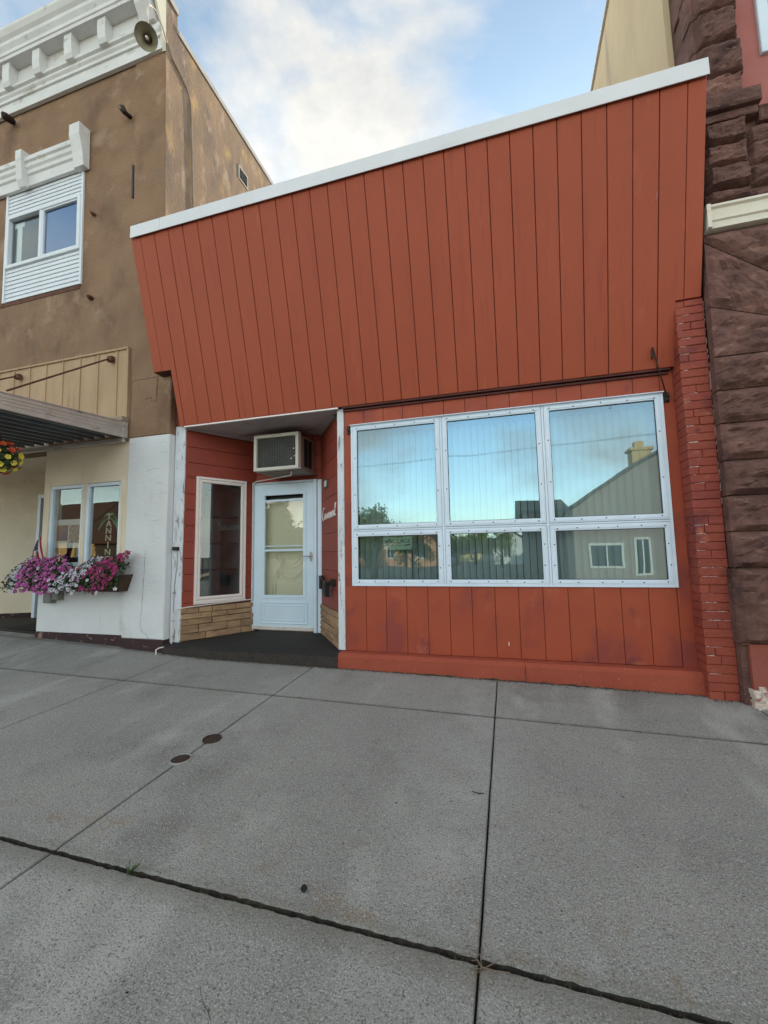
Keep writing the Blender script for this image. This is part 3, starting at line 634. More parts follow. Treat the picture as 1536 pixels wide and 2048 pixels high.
# sticker sign behind lower-left pane
sg = empty('window_sign', (-1.14, .012, 1.28), 'pale green card with SYSTEME BIOLAGE lettering in the lower left pane', 'sign')
m = MB(); m.plate([(-1.300, 1.455), (-1.300, 1.305), (-1.285, 1.285), (-.995, 1.285), (-.980, 1.30), (-.980, 1.455)], -.020, -.017); m.build('card', M['paper'], sg)
W0 = lambda cx, cz: (lambda u, d, z: (cx+u, .0155-d, cz+z))
text_mesh('SYSTÈME', .038, W0(-1.15, 1.425), 'lettering', M['ink'], sg, ext=.0004)
text_mesh('BIOLAGE', .062, W0(-1.12, 1.375), 'lettering', M['ink'], sg, ext=.0004)
text_mesh('MATRIX', .017, W0(-1.035, 1.328), 'lettering', M['ink'], sg, ext=.0004) if False else None
m = MB(W0(0, 0))
m.box(-1.29, -1.075, 1.3285, 1.3305, 0, .001)
m.plate([(-1.065, 1.322), (-1.0, 1.334), (-1.0, 1.346), (-1.065, 1.334)], 0, .001)
for k in range(5):
    a = .5+k*.45; m.plate([(-1.262, 1.362), (-1.262+.028*math.cos(a), 1.362+.028*math.sin(a)), (-1.262+.02*math.cos(a+.3), 1.362+.02*math.sin(a+.3))], 0, .001)
m.build('emblem', M['ink'], sg)
m = MB(); 
n = 18
for (ru, rz, cu_) in ((.011, .020, 1.005),):
    po = [(cu_+ru*math.cos(2*math.pi*k/n)+.2*rz*math.sin(2*math.pi*k/n), 2.607+rz*math.sin(2*math.pi*k/n)) for k in range(n)]
    pi_ = [(cu_+(ru-.003)*math.cos(2*math.pi*k/n)+.2*rz*math.sin(2*math.pi*k/n), 2.607+(rz-.003)*math.sin(2*math.pi*k/n)) for k in range(n)]
    m.add([(u, -.002, z) for u, z in po]+[(u, -.002, z) for u, z in pi_], [(k, (k+1) % n, n+(k+1) % n, n+k) for k in range(n)])
m.build('pen_mark', M['ink'], shop, label='small dark oval mark near the top of the right upper pane')

# ---- entrance recess
LA, LB = (-3.94, 0), (-3.44, .86); RA, RB = (-1.80, 0), (-2.42, .86)
FL = wallframe(LA, LB, 1); FR = wallframe(RA, RB, -1); FB = lambda u, d, z: (u, .86-d, z)
ll, rl = .9948, 1.0602
# leave the window opening: build around it
m = MB(FL)
for (u0, u1, z0, z1) in ((.006, .16, .15, 2.95), (.835, ll+.05, .15, 2.95), (.16, .835, .15, .665), (.16, .835, 2.285, 2.95)): m.box(u0, u1, z0, z1, -.10, -.010)
lw = m.build('recess_wall', M['dark_gap'], shop)
zs = [.615]+[.612+.2057*k for k in range(1, 12)]
zs = [z for z in zs if z < 2.9]+[2.91]
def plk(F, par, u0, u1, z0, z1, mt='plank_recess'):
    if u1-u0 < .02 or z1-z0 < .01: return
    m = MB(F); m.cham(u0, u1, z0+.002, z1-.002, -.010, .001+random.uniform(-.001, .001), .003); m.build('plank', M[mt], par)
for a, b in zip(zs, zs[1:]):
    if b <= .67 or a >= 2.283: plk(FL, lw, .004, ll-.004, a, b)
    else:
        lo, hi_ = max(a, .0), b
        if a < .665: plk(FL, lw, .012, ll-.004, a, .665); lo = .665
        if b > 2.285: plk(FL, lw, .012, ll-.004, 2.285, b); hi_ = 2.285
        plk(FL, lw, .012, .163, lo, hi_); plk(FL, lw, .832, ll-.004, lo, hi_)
def stones(F, par, L_, zt, n=4, hs=None):
    z = .205; r = random.Random(11)
    hs = hs or [.07, .11, .085, .12]
    for i, h in enumerate(hs):
        u = .004; first = True
        while u < L_-.01:
            l = r.uniform(.16, .5); l = l if u+l < L_-.12 else L_-.004-u
            m = MB(F); m.cham(u+.003, u+l-.003, z+.003, z+h-.003, -.012, .012+r.uniform(0, .014), .008, .003); m.build('stone', M['stone_veneer'], par)
            u += l
        z += h
stones(FL, lw, ll, .6, hs=[.085, .10, .075, .07, .075])
m = MB(FL); m.box(0, ll, .2, .612, -.02, -.006); m.build('grout', M['stone_grout'], shop)
m = MB(FR); m.box(.006, rl+.03, .15, 2.95, -.10, -.010); rw = m.build('recess_wall', M['dark_gap'], shop)
zr = [.60]+[.60+.2265*k for k in range(1, 11)]+[2.91]
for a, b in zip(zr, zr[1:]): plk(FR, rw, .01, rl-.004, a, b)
stones(FR, rw, rl, .6, hs=[.06, .055, .075, .05, .08, .072])
m = MB(FR); m.box(0, rl, .2, .598, -.02, -.006); m.build('grout', M['stone_grout'], shop)
# back wall around the door
m = MB(FB); m.box(-3.46, -2.40, 2.27, 2.95, -.10, -.010); m.box(-3.50, -3.44, .15, 2.3, -.1, -.010); m.box(-2.46, -2.36, .15, 2.3, -.1, -.012)
bw = m.build('recess_wall', M['dark_gap'], shop)
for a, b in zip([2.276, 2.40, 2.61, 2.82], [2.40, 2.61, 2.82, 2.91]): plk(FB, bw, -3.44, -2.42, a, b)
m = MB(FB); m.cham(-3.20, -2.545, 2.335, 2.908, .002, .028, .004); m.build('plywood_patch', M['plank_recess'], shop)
# ceiling of the recess
m = MB(lambda u, d, z: (u, d, z))
m.add([(-3.955, -.056, 2.908), (-1.785, -.056, 2.908), (-2.40, .88, 2.908), (-3.45, .88, 2.908), (-3.955, -.056, 2.925), (-1.785, -.056, 2.925), (-2.40, .88, 2.925), (-3.45, .88, 2.925)],
      [(0, 1, 2, 3), (4, 5, 6, 7), (0, 1, 5, 4), (1, 2, 6, 5), (2, 3, 7, 6), (3, 0, 4, 7)]); m.build('soffit', M['soffit'], shop)
m = MB(); m.box(-3.90, -1.79, 2.893, 2.909, .040, .066); m.build('soffit_trim', M['letter_white'], shop)
m = MB(FL); m.box(.0, ll, 2.885, 2.907, .001, .018); m.build('soffit_trim', M['soffit'], shop)
m = MB(FR); m.box(.0, rl, 2.885, 2.907, .001, .018); m.build('soffit_trim', M['soffit'], shop)
# posts
m = MB(); m.cham(-4.085, -3.930, .10, 2.935, -.06, .004, .006); m.build('corner_post', M['chipped_white'], shop, label='chipped white corner board on the left edge of the doorway')
m = MB(); m.cham(-1.822, -1.742, .209, 2.91, -.05, .010, .006); m.build('corner_post', M['chipped_white'], shop, label='peeling white post between the doorway and the windows')
# step
m = MB(lambda u, d, z: (u, d, z))
m.add([(-4.08, -.13, -.05), (-1.787, -.13, -.05), (-1.787, -.13, .15), (-4.08, -.13, .15), (-4.08, -.108, .19), (-1.787, -.108, .185), (-1.80, .02, .204), (-2.40, .9, .212), (-3.46, .9, .212), (-4.05, .02, .204)],
      [(0, 1, 2, 3), (3, 2, 5, 4), (4, 5, 6, 9), (9, 6, 7, 8)])
m.build('doorstep', M['mat_black'], shop)
m = MB(); m.cham(-4.07, -1.79, .0, .158, .128, .134, .002); m.build('step_riser', M['riser'], shop)

# left display window
m = MB(FL); m.ring(.158, .838, .662, 2.290, .030, -.04, .030, .004); m.ring(.191, .805, .695, 2.257, .040, .0, .018, .003); m.ring(.203, .793, .707, 2.245, .018, .018, .024, .003)
dw = m.build('display_window', M['letter_white'], shop)
m = MB(FL); m.sheet(.228, .768, .732, 2.22, .004); m.build('pane', M['glass_side'], dw)
m = MB(FL); m.box(.155, .845, .645, .660, .0, .04); m.build('sill', M['letter_white'], dw)
# display bay behind (a closed box with shelves)
m = MB(FL); m.box(.10, .16, .5, 2.6, -1.0, -.1); m.box(.90, .96, .5, 2.6, -1.0, -.1); m.box(.10, .96, .5, .6, -1.0, -.1); m.box(.1, .96, 2.5, 2.6, -1.0, -.1); m.box(.1, .96, .6, 2.5, -1.05, -1.0)
m.build('display_bay', M['room_grey'], shop)
m = MB(FL); m.box(.165, .30, .62, 2.45, -.80, -.78); m.box(.30, .56, .62, 2.2, -.62, -.60); m.build('display_panel', M['room_grey'], shop)
for z in (1.05, 1.42, 1.80):
    m = MB(FL); m.box(.20, .86, z, z+.018, -.58, -.30); m.build('shelf', M['black'], shop)
m = MB(FL); m.tube([(.36, -.25, .95), (.36, -.25, 2.05)], .008, 6, raw=False); m.build('shelf_upright', M['black'], shop)
m = MB(FL); c0 = [(.33, -.04, 2.14), (.31, -.04, 2.13), (.30, -.04, 2.10), (.32, -.04, 2.08), (.315, -.04, 2.05), (.29, -.04, 2.05)]; m.tube(c0, .004, 6, raw=False); m.tube([(.32, -.04, 2.135), (.40, -.04, 2.12)], .003, 5, raw=False)
tag(m.build('wire_hook', M['black']), 'small black wire hook hanging inside the tall narrow display window', 'hook')

# door
m = MB(FB); 
for (u0, u1, z0, z1) in ((-3.482, -3.442, .215, 2.277), (-2.516, -2.470, .215, 2.277), (-3.442, -2.516, 2.247, 2.277)): m.cham(u0, u1, z0, z1, -.08, .050, .005)
m.cham(-2.466, -2.405, .215, 2.272, -.05, .030, .005)
m.build('door_frame', M['alu_white'], shop)
m = MB(FB); gx0, gx1, gz0, gz1 = -3.268, -2.674, .690, 2.088
for (u0, u1, z0, z1) in ((-3.438, gx0, .262, 2.243), (gx1, -2.520, .262, 2.243), (gx0, gx1, .262, gz0), (gx0, gx1, gz1, 2.243)): m.box(u0, u1, z0, z1, .012, .040)
m.ring(-3.318, -2.624, .655, 2.135, .050, .040, .046, .003)
m.ring(-3.300, -2.640, .675, 2.115, .012, .046, .049, .002)
sd = m.build('storm_door', M['door_white'], shop)
m = MB(FB); m.ring(-3.320, -2.605, .318, .610, .016, .0405, .049, .003); m.ring(-3.275, -2.650, .360, .570, .012, .0405, .046, .003); m.build('kick_panel', M['door_white'], sd)
m = MB(FB); m.sheet(gx0, gx1, 1.318, 2.030, .030); m.build('upper_glass', M['glass_door'], sd)
m = MB(FB); m.sheet(gx0, gx1, .692, 1.318, .022); m.build('lower_glass', M['glass_door'], sd)
for z0, z1 in ((1.995, 2.025), (1.300, 1.330), (1.365, 1.38)):
    m = MB(FB); m.cham(gx0, gx1, z0, z1, .018, .037, .003); m.build('sash_rail', M['door_white'], sd)
m = MB(FB); m.cham(-3.438, -2.520, .238, .285, .012, .050, .003); m.build('door_sweep', M['pvc'], sd)
m = MB(FB); 
for k in range(5): m.box(-3.33+k*.18, -3.322+k*.18, .258, .264, .05, .053)
m.build('screw', M['screw'], sd, kind='stuff')
m = MB(FB)
pl = [(-2.553+.021*math.cos(t_), 1.222+.068*math.sin(t_)) for t_ in [2*math.pi*k/20 for k in range(20)]]; m.plate(pl, .046, .053)
m.tube([(-2.553, .053, 1.225), (-2.553, .085, 1.225), (-2.60, .09, 1.232), (-2.645, .088, 1.222), (-2.668, .086, 1.232)], [.009, .008, .007, .006, .004], 8, raw=False)
m.build('handle', M['nickel'], sd)
m = MB(FB)   # inner panelled door
m.box(-3.44, -2.52, .23, 2.27, -.12, -.075); ind = m.build('inner_door', M['inner_door'], shop)
m = MB(FB)
def relief(pts, r=.007): m.tube([(u, -.072, z) for u, z in pts], r, 5, raw=False)
cx = -2.93
for rr in (.16, .215): relief([(cx+rr*math.cos(t_), 1.26+.75*rr*math.sin(t_)*1.2) for t_ in [math.pi*(1+k/14) for k in range(15)]])
for o_ in (0, .045):
    relief([(cx-.27+o_, .70), (cx-.27+o_, .93-o_*.3), (cx-.22+o_*.6, .95-o_*.6), (cx-.18+o_*.4, 1.02-o_*.8)]+[(cx-.18+.045*k+o_*.3*(1-k/4), 1.02-o_*.8-.10*math.sin(math.pi*k/8)) for k in range(1, 8)]+[(cx+.18-o_*.4, 1.02-o_*.8), (cx+.22-o_*.6, .95-o_*.6), (cx+.27-o_, .93-o_*.3), (cx+.27-o_, .70)])
m.build('door_moulding', M['inner_door'], ind)
m = MB(FB); m.box(-3.44, -2.52, 2.02, 2.10, -.06, -.05); m.build('door_shade', M['black'], ind)

# things hung in and around the doorway
ac = empty('air_conditioner', (-2.83, .6, 2.33), 'beige window air conditioner sticking out above the white storm door', 'air conditioner')
A = lambda u, d, z: (u, .86-d, z)
m = MB(A); m.box(-3.135, -2.515, 2.362, 2.80, .03, .47); m.build('casing', M['ac_side'], ac)
m = MB(A); m.ring(-3.152, -2.502, 2.342, 2.818, .042, .44, .512, .004); m.build('front_frame', M['ac_beige'], ac)
m = MB(A); m.box(-3.11, -2.545, 2.384, 2.776, .468, .472); m.build('coil', M['black'], ac)
m = MB(A)
nx, nz = 46, 20
for i in range(nx):   # expanded metal guard: a zigzag mesh
    u0 = -3.108+i*.0122
    m.box(u0, u0+.0040, 2.386, 2.774, .480, .4825) if i % 2 else None
for j in range(21):
    z = 2.392+j*.0186; k = 0
    while k < 27:
        u = -3.105+k*.0206; m.add([(u, .486, z), (u+.0103, .486, z+.008), (u+.0103, .486, z+.0125), (u, .486, z+.0045)], [(0, 1, 2, 3)])
        m.add([(u+.0103, .486, z+.008), (u+.0206, .486, z), (u+.0206, .486, z+.0045), (u+.0103, .486, z+.0125)], [(0, 1, 2, 3)]); k += 1
m.build('grille', M['ac_fin'], ac, kind='stuff')
m = MB(A)
for k in range(2): m.box(-2.513, -2.506, 2.40, 2.77, .12+k*.12, .21+k*.12)
m.build('side_vent', M['black'], ac)
m = MB(A); m.box(-3.13, -2.49, 2.335, 2.350, .03, .42); m.box(-2.50, -2.47, 2.335, 2.36, .02, .50); m.build('support', M['ac_side'], ac)
m = MB(A)
for q in range(9): m.box(-2.90+q*.017, -2.889+q*.017, 2.795, 2.795+random.uniform(.005, .009), .512, .5135)
m.build('name_badge', M['ink'], ac)
m = MB(A)
for (u, z) in ((-2.585, 2.60), (-2.575, 2.50), (-2.62, 2.47)): m.plate([(u, z), (u+.018, z+.008), (u+.012, z+.018), (u-.004, z+.008)], .489, .491)
m.build('fluff', M['letter_white'], ac)
m = MB(lambda a, b, c: (a, b, c))
pp = [(-2.62, .42, 2.345), (-2.62, .42, 2.300), (-2.62, .44, 2.290), (-2.62, .78, 2.300)]
u_ = ll-.06
fl = lambda u, d, z: FL(u, d, z)
path = [(-2.66, .46, 2.36), (-2.66, .46, 2.29), (-2.675, .475, 2.28), (-3.36, .74, 2.285), fl(ll-.065, .028, 2.27), fl(ll-.062, .028, 2.25), fl(ll-.062, .028, .66), fl(ll-.075, .028, .645), fl(.07, .028, .620), fl(-.03, .035, .612), (-3.965, -.045, .60), (-3.985, -.05, .57), (-4.005, -.05, .20), (-4.02, -.08, .165), (-4.09, -.15, .16), (-4.12, -.17, .14), (-4.10, -.19, .09), (-4.06, -.20, .06)]
m.tube(path, .0080, 8); tag(m.build('drain_pipe', M['pvc']), 'thin white plastic drain pipe running from the air conditioner down to the step', 'pipe')
# lettering on the right recess wall
sn = empty('shop_lettering', FR(.55, .02, 1.76), 'white script lettering Carrousel on the red boards beside the door', 'sign')
def script(T, sx, sz):
    def arc(cx, cz, rx, rz, a0, a1, n=9): return [(cx+rx*math.cos(R(a0+(a1-a0)*k/n)), cz+rz*math.sin(R(a0+(a1-a0)*k/n))) for k in range(n+1)]
    st = []
    st.append(arc(.55, .55, .42, .62, 55, 310, 14)+[(1.0, .15)])                          # C
    x = 1.05
    def a_(x): return [arc(x+.27, .27, .22, .27, 40, 400, 14)+[(x+.47, .45), (x+.46, .1), (x+.58, .0), (x+.72, .15)]]
    def r_(x): return [[(x, .15), (x+.15, .5), (x+.2, .4), (x+.2, 0)], [(x+.2, .35), (x+.32, .5), (x+.48, .46), (x+.5, .1), (x+.58, .0), (x+.66, .12)]]
    def o_(x): return [arc(x+.27, .27, .23, .27, 90, 450, 14)+[(x+.5, .45), (x+.62, .42)]]
    def u_(x): return [[(x, .42), (x+.08, .5), (x+.1, .12), (x+.24, 0), (x+.42, .14), (x+.44, .5), (x+.45, .1), (x+.58, 0), (x+.68, .15)]]
    def s_(x): return [[(x, .12), (x+.25, .55), (x+.38, .3), (x+.34, .04), (x+.1, .02)], [(x+.34, .04), (x+.5, .15)]]
    def e_(x): return [[(x, .2), (x+.3, .28), (x+.36, .45), (x+.22, .52), (x+.08, .3), (x+.16, .04), (x+.38, .03), (x+.54, .2)]]
    def l_(x): return [[(x, .2), (x+.3, .8), (x+.28, 1.15), (x+.14, 1.1), (x+.1, .2), (x+.24, 0), (x+.42, .12)]]
    for fn, wd in ((a_, .7), (r_, .62), (r_, .62), (o_, .6), (u_, .66), (s_, .48), (e_, .52), (l_, .42)):
        st += fn(x); x += wd
    m = MB()
    for p in st:
        m.T = T; m.tube([((a+.22*b)*sx, .006, b*sz) for a, b in p], .0078, 5, raw=False)
    return m, x
tw = .82; 
mm, xl = script(lambda u, d, z: FR(.955-u, d+.002, 1.695+z), tw/6.0, .135)
mm.build('lettering', M['letter_white'], sn)
pq = empty('number_plaque', FR(.72, .01, 2.15), 'small dark house number plaque high on the boards right of the door', 'sign')
m = MB(FR); m.plate([(.60+.0, 2.09), (.80, 2.10), (.81, 2.22), (.61, 2.205)], .003, .014); m.build('plate', M['ink'], pq)
m = MB(FR)
for k in range(3): m.box(.65+k*.05, .68+k*.05, 2.12, 2.195, .014, .017)
m.build('numerals', M['letter_white'], pq)
br = empty('handrail_bracket', FR(.5, .02, .9), 'black iron rail bracket with a hanging cover on the right doorway wall', 'bracket')
m = MB(FR); m.box(.90, 1.00, .80, .97, .003, .05); m.box(.83, .86, .90, .95, .003, .06); m.box(.20, .33, .88, .96, .003, .05)
m.tube([(.95, .05, .96), (.7, .07, .955), (.55, .08, .93), (.42, .09, .92), (.24, .07, .92)], .012, 6, raw=False); m.build('arm', M['black_metal'], br)
m = MB(FR); m.cham(.33, .47, .75, .93, .05, .11, .012); m.build('cover', M['black'], br)
# cable box on the corner board
cb = empty('cable_box', (-4.0, -.02, 1.36), 'small black cable box with a thin wire on the chipped white corner board', 'junction box')
m = MB(); pl = [(-4.008+.048*max(-.75, min(.75, math.cos(t_))), 1.352+.028*max(-.8, min(.8, math.sin(t_)))) for t_ in [2*math.pi*k/24 for k in range(24)]]; m.plate(pl, .004, .045); m.build('box', M['black'], cb)
m = MB(); m.tube([(-3.985, .02, 1.33), (-3.992, .012, 1.15), (-4.02, .010, .95), (-4.028, .008, .8), (-4.03, .010, .45), (-4.035, .01, .28)], .0035, 5, raw=False)
for z in (.80, .46, .27): m.box(-4.045, -4.015, z-.008, z+.008, .004, .016)
m.build('wire', M['grey_plastic'], cb)
# awning arm by the window and its mate
wb = shop
m = MB(lambda a, b, c: (a, b, c)); m.tube([(1.467, -.03, 2.665), (1.358, -.125, 3.085)], .006, 6); m.tube([(1.358, -.125, 3.09), (1.350, -.128, 3.02), (1.345, -.128, 2.98)], .009, 6); wb = m.build('iron_rod', M['black_metal'], shop)
m = MB(); m.cham(1.452, 1.492, 2.60, 2.685, .001, .03, .004); m.tube([(1.472, .03, 2.66), (1.472, .055, 2.66)], .014, 8, raw=False); m.tube([(1.472, .03, 2.615), (1.472, .045, 2.615)], .01, 8, raw=False); m.build('bracket_plate', M['black_metal'], wb)
m = MB(); m.cham(-1.692, -1.662, 2.60, 2.69, .001, .025, .004); m.tube([(-1.677, .02, 2.64), (-1.677, .05, 2.64)], .012, 8, raw=False); m.build('iron_hinge', M['black_metal'], shop)

# ------------------------------------------------------------------ painted brick pier
pier = empty('brick_pier', (1.64, -.1, 0), 'narrow pier of red painted bricks with white paint flaking from its joints', 'pier')
m = MB(); m.box(1.545, 1.748, -.06, 3.46, .0, .190); core = m.build('mortar', M['mortar_red'], pier)
m = MB(lambda u, d, z: (u, -d, z))
crs = .0722; z = .0; k = 0; rb = random.Random(5)
while z < 3.44:
    h = min(crs, 3.455-z)-.0045
    if h > .02:
        segs = [(1.535, 1.750)] if k % 4 else [(1.535, 1.6425), (1.6435, 1.750)]
        if k % 7 == 5: segs = [(1.535, 1.6065), (1.6075, 1.750)]
        for (a, b) in segs:
            j = rb.uniform(-.003, .003); m = MB(); m.cham(a+rb.uniform(0, .003)+(j*.3), b-(.002 if b < 1.74 else 0), z+rb.uniform(0, .002), z+h+rb.uniform(-.001, .002), .0 if a < 1.54 else .02, .200+j, .0035, .0012)
            m.build('brick', M['red_brick'], pier)
    z += crs; k += 1
# slivers where white paint shows in the bed joints
m = MB()
for zz in [1.02+.0722*k for k in (-11, -9, -8, -5, -4, -3, -2, 0, 1, 3, 4, 5, 6, 11, 13, 16)]+[2.55, 2.62, 2.84, 2.98, 3.05, 3.12, 3.19, 3.26, 3.33, 2.26, 2.33]:
    zj = round(zz/crs)*crs-.0035; u = 1.537+rb.uniform(0, .03); e = u+rb.uniform(.03, .17 if zz < 1.3 else .08)
    while u < min(e, 1.74):
        l = rb.uniform(.01, .03); hh = rb.uniform(.0012, .0034); dz = rb.uniform(-.0015, .0015)
        m.add([(u, .1965, zj-hh+dz), (u+l, .1965, zj-hh*.6+dz), (u+l, .1975, zj+hh*.7+dz), (u, .1975, zj+hh+dz)], [(0, 1, 2, 3)]); u += l+rb.choice([0, 0, .006])
for q in range(60):
    zz = rb.uniform(1.6, 3.4); m.add([(1.751, .175+rb.uniform(0, .02), zz), (1.751, .2, zz+.01), (1.751+.004, .2, zz+rb.uniform(.02, .05)), (1.751, .18, zz+.03)], [(0, 1, 2, 3)])
m.build('paint_flake', M['letter_white'], pier, kind='stuff')

# ------------------------------------------------------------------ left building (brown over white stucco)
SH = .035
def TL(u, d, z): return (u-SH*max(0, z-3.6), -.1-d, z)
lb_ = empty('stucco_building', (-7, 0, 0), 'two storey brown stucco building with white cornice and white painted ground floor', 'building')
m = MB(TL)
ops = (-7.34, -5.735, 5.19, 7.0)
for (u0, u1, z0, z1) in ((-13, -4.23, 7.0, 9.1), (-13, ops[0], 3.6, 7.0), (ops[1], -4.23, 3.6, 7.0), (ops[0], ops[1], 3.6, 5.19)): m.box(u0, u1, z0, z1, -.3, -.012)
m.box(-13, -4.75, 2.80, 3.6, -.3, -.012)
m.build('upper_wall', M['stucco_brown'], lb_)
m = MB(TL); m.cham(-4.74, -4.203, 3.6, 8.5, -.012, .006, .006); m.build('upper_pilaster', M['stucco_brown'], lb_)
m = MB(TL); m.cham(-4.742, -4.092, 2.82, 3.62, -.22, .0, .012); m.build('pilaster', M['stucco_brown'], lb_)
m = MB(TL); m.cham(-4.742, -4.092, .24, 2.82, -.22, .002, .012); m.build('pilaster', M['stucco_white'], lb_)
m = MB(TL); m.cham(-4.745, -4.085, -.05, .24, -.22, .010, .01); m.build('plinth', M['plinth'], lb_)
# hairline cracks in the painted pilaster and the stucco above
def crack(F, pts, w, d, mt='plinth'):
    m = MB(F)
    q = []
    for (a, b), (c, e) in zip(pts, pts[1:]):
        for t in range(5): q.append((a+(c-a)*t/5+random.uniform(-.004, .004), b+(e-b)*t/5+random.uniform(-.004, .004)))
    q.append(pts[-1])
    for (a, b), (c, e) in zip(q, q[1:]):
        h = w*random.uniform(.4, 1.1); ln = math.hypot(c-a, e-b)+1e-6; nx, nz = -(e-b)/ln*h, (c-a)/ln*h
        m.add([(a-nx, d, b-nz), (c-nx, d, e-nz), (c+nx, d, e+nz), (a+nx, d, b+nz)], [(0, 1, 2, 3)])
    m.build('crack', M[mt], lb_)
crack(TL, [(-4.40, 1.35), (-4.41, 1.0), (-4.425, .7), (-4.44, .42), (-4.42, .34), (-4.34, .30), (-4.30, .24)], .0022, .0035)
for (u, z, l) in ((-4.30, 2.70, .17), (-4.22, 2.58, .12), (-4.42, 2.36, .2), (-4.30, 2.18, .14), (-4.20, 2.05, .1), (-4.45, 1.80, .12), (-4.36, 1.72, .16), (-4.25, 1.5, .09), (-4.5, 1.25, .12), (-4.28, .95, .08)):
    crack(TL, [(u, z), (u+l*.5, z+random.uniform(-.015, .02)), (u+l, z+random.uniform(-.02, .03))], .0014, .0035, 'grey_plastic')
crack(TL, [(-4.52, 3.32), (-4.40, 3.34), (-4.39, 3.27), (-4.32, 3.28), (-4.30, 3.36)], .004, .002)
crack(TL, [(-4.31, 3.58), (-4.315, 3.35)], .010, .002, 'rust')
for (u, z) in ((-4.62, 5.9), (-4.5, 4.6), (-6.2, 4.6), (-5.2, 4.3)):
    crack(TL, [(u, z), (u+.1, z-.2), (u+.06, z-.45), (u+.18, z-.7)], .0016, -.010 if u < -4.74 else .007)
# chimney breast of side wall
m = MB(lambda a, b, c: (a-SH*max(0, c-3.6), b, c))
m.add([(-4.2, -.099, 3.6), (-4.2, 14, 3.6), (-4.2, 14, 8.55), (-4.2, 2.7, 8.90), (-4.2, .12, 9.02), (-4.2, .12, 9.35), (-4.2, -.099, 9.4),
       (-4.5, -.099, 3.6), (-4.5, 14, 3.6), (-4.5, 14, 8.55), (-4.5, 2.7, 8.90), (-4.5, .12, 9.02), (-4.5, .12, 9.35), (-4.5, -.099, 9.4)],
      [tuple(range(7)), tuple(range(7, 14))]+[(i, (i+1) % 7, 7+(i+1) % 7, 7+i) for i in range(7)])
m.build('side_wall', M['stucco_side'], lb_)
m = MB(lambda a, b, c: (a-SH*max(0, c-3.6), b, c))
def bar(p, q, w=.03, h=.04):
    (x0, y0, z0), (x1, y1, z1) = p, q
    m.add([(x0, y0, z0), (x1, y1, z1), (x1+w, y1, z1), (x0+w, y0, z0), (x0, y0, z0+h), (x1, y1, z1+h), (x1+w, y1, z1+h), (x0+w, y0, z0+h)], [(0, 1, 2, 3), (4, 5, 6, 7), (0, 1, 5, 4), (1, 2, 6, 5), (2, 3, 7, 6), (3, 0, 4, 7)])
bar((-4.199, .13, 8.99), (-4.199, 14, 8.52), .022, .09); bar((-4.199, -.10, 9.33), (-4.199, .11, 9.29), .03, .10)
m.build('coping', M['galv'], lb_)
m = MB(lambda a, b, c: (-4.35+a, b, c)); m.box(-.1, .012, 7.93, 8.17, 1.52, 1.82) if False else None
m.T = lambda a, b, c: (a-SH*max(0, c-3.6), b, c)
m.box(-4.198, -4.186, 8.00, 8.03, 1.58, 1.86); m.box(-4.198, -4.186, 8.24, 8.27, 1.58, 1.86); m.box(-4.198, -4.186, 8.03, 8.24, 1.58, 1.60); m.box(-4.198, -4.186, 8.03, 8.24, 1.84, 1.86)
vt = m.build('wall_vent', M['galv'], lb_)
m = MB(lambda a, b, c: (a-SH*max(0, c-3.6), b, c)); m.box(-4.1985, -4.196, 8.03, 8.24, 1.60, 1.84); m.build('vent_hole', M['black'], vt)
for k in range(7):
    m = MB(lambda a, b, c: (a-SH*max(0, c-3.6), b, c)); z = 8.045+k*.028
    m.add([(-4.194, 1.6, z+.012), (-4.194, 1.84, z+.012), (-4.186, 1.84, z), (-4.186, 1.6, z), (-4.194, 1.6, z+.015), (-4.194, 1.84, z+.015), (-4.186, 1.84, z+.003), (-4.186, 1.6, z+.003)], [(0, 1, 2, 3), (4, 5, 6, 7), (0, 1, 5, 4), (1, 2, 6, 5), (2, 3, 7, 6), (3, 0, 4, 7)])
    m.build('louvre', M['galv'], vt)
# cornice
m = MB(TL)
m.prism([(.0, 8.42), (.05, 8.42), (.05, 8.60), (.075, 8.61), (.075, 8.66), (.10, 8.69), (.10, 8.73), (.13, 8.75), (.13, 8.80), (.08, 8.83), (.0, 8.83)], -13, -4.47)
cn = m.build('cornice_band', M['cornice'], lb_)
m = MB(TL); m.prism([(.0, 8.425), (.052, 8.425), (.052, 8.60), (.08, 8.61), (.08, 8.66), (.10, 8.69), (.10, 8.80), (.06, 8.83), (.0, 8.83)], -4.467, -4.22); m.build('cornice_band', M['cornice'], lb_)
m = MB(TL); m.box(-13, -4.24, 8.83, 9.12, -.1, .07); m.build('frieze', M['cornice'], lb_)
m = MB(TL)
m.prism([(.0, 9.12), (.23, 9.12), (.235, 9.17), (.25, 9.18), (.25, 9.24), (.285, 9.30), (.285, 9.36), (.32, 9.40), (.35, 9.47), (.35, 9.52), (.0, 9.56)], -13, -4.30); m.build('crown', M['cornice'], lb_)
for k in range(12):
    u = -5.25-.655*k
    m = MB(TL); m.prism([(.07, 8.74), (.165, 8.74), (.19, 8.80), (.20, 8.95), (.20, 9.12), (.07, 9.12)], u, u+.15); m.build('bracket', M['cornice'], lb_)
m = MB(TL); m.prism([(.05, 8.80), (.15, 8.80), (.26, 8.98), (.30, 9.12), (.37, 9.2), (.37, 9.60), (.05, 9.60)], -4.50, -4.27); m.build('end_console', M['cornice'], lb_)
m = MB(TL); m.prism([(-.02, 8.46), (.03, 8.40), (.06, 8.5), (.09, 8.8), (.20, 9.10), (.28, 9.65), (-.02, 9.65)], -4.235, -4.20); m.build('end_cap', M['cap_white'], lb_)
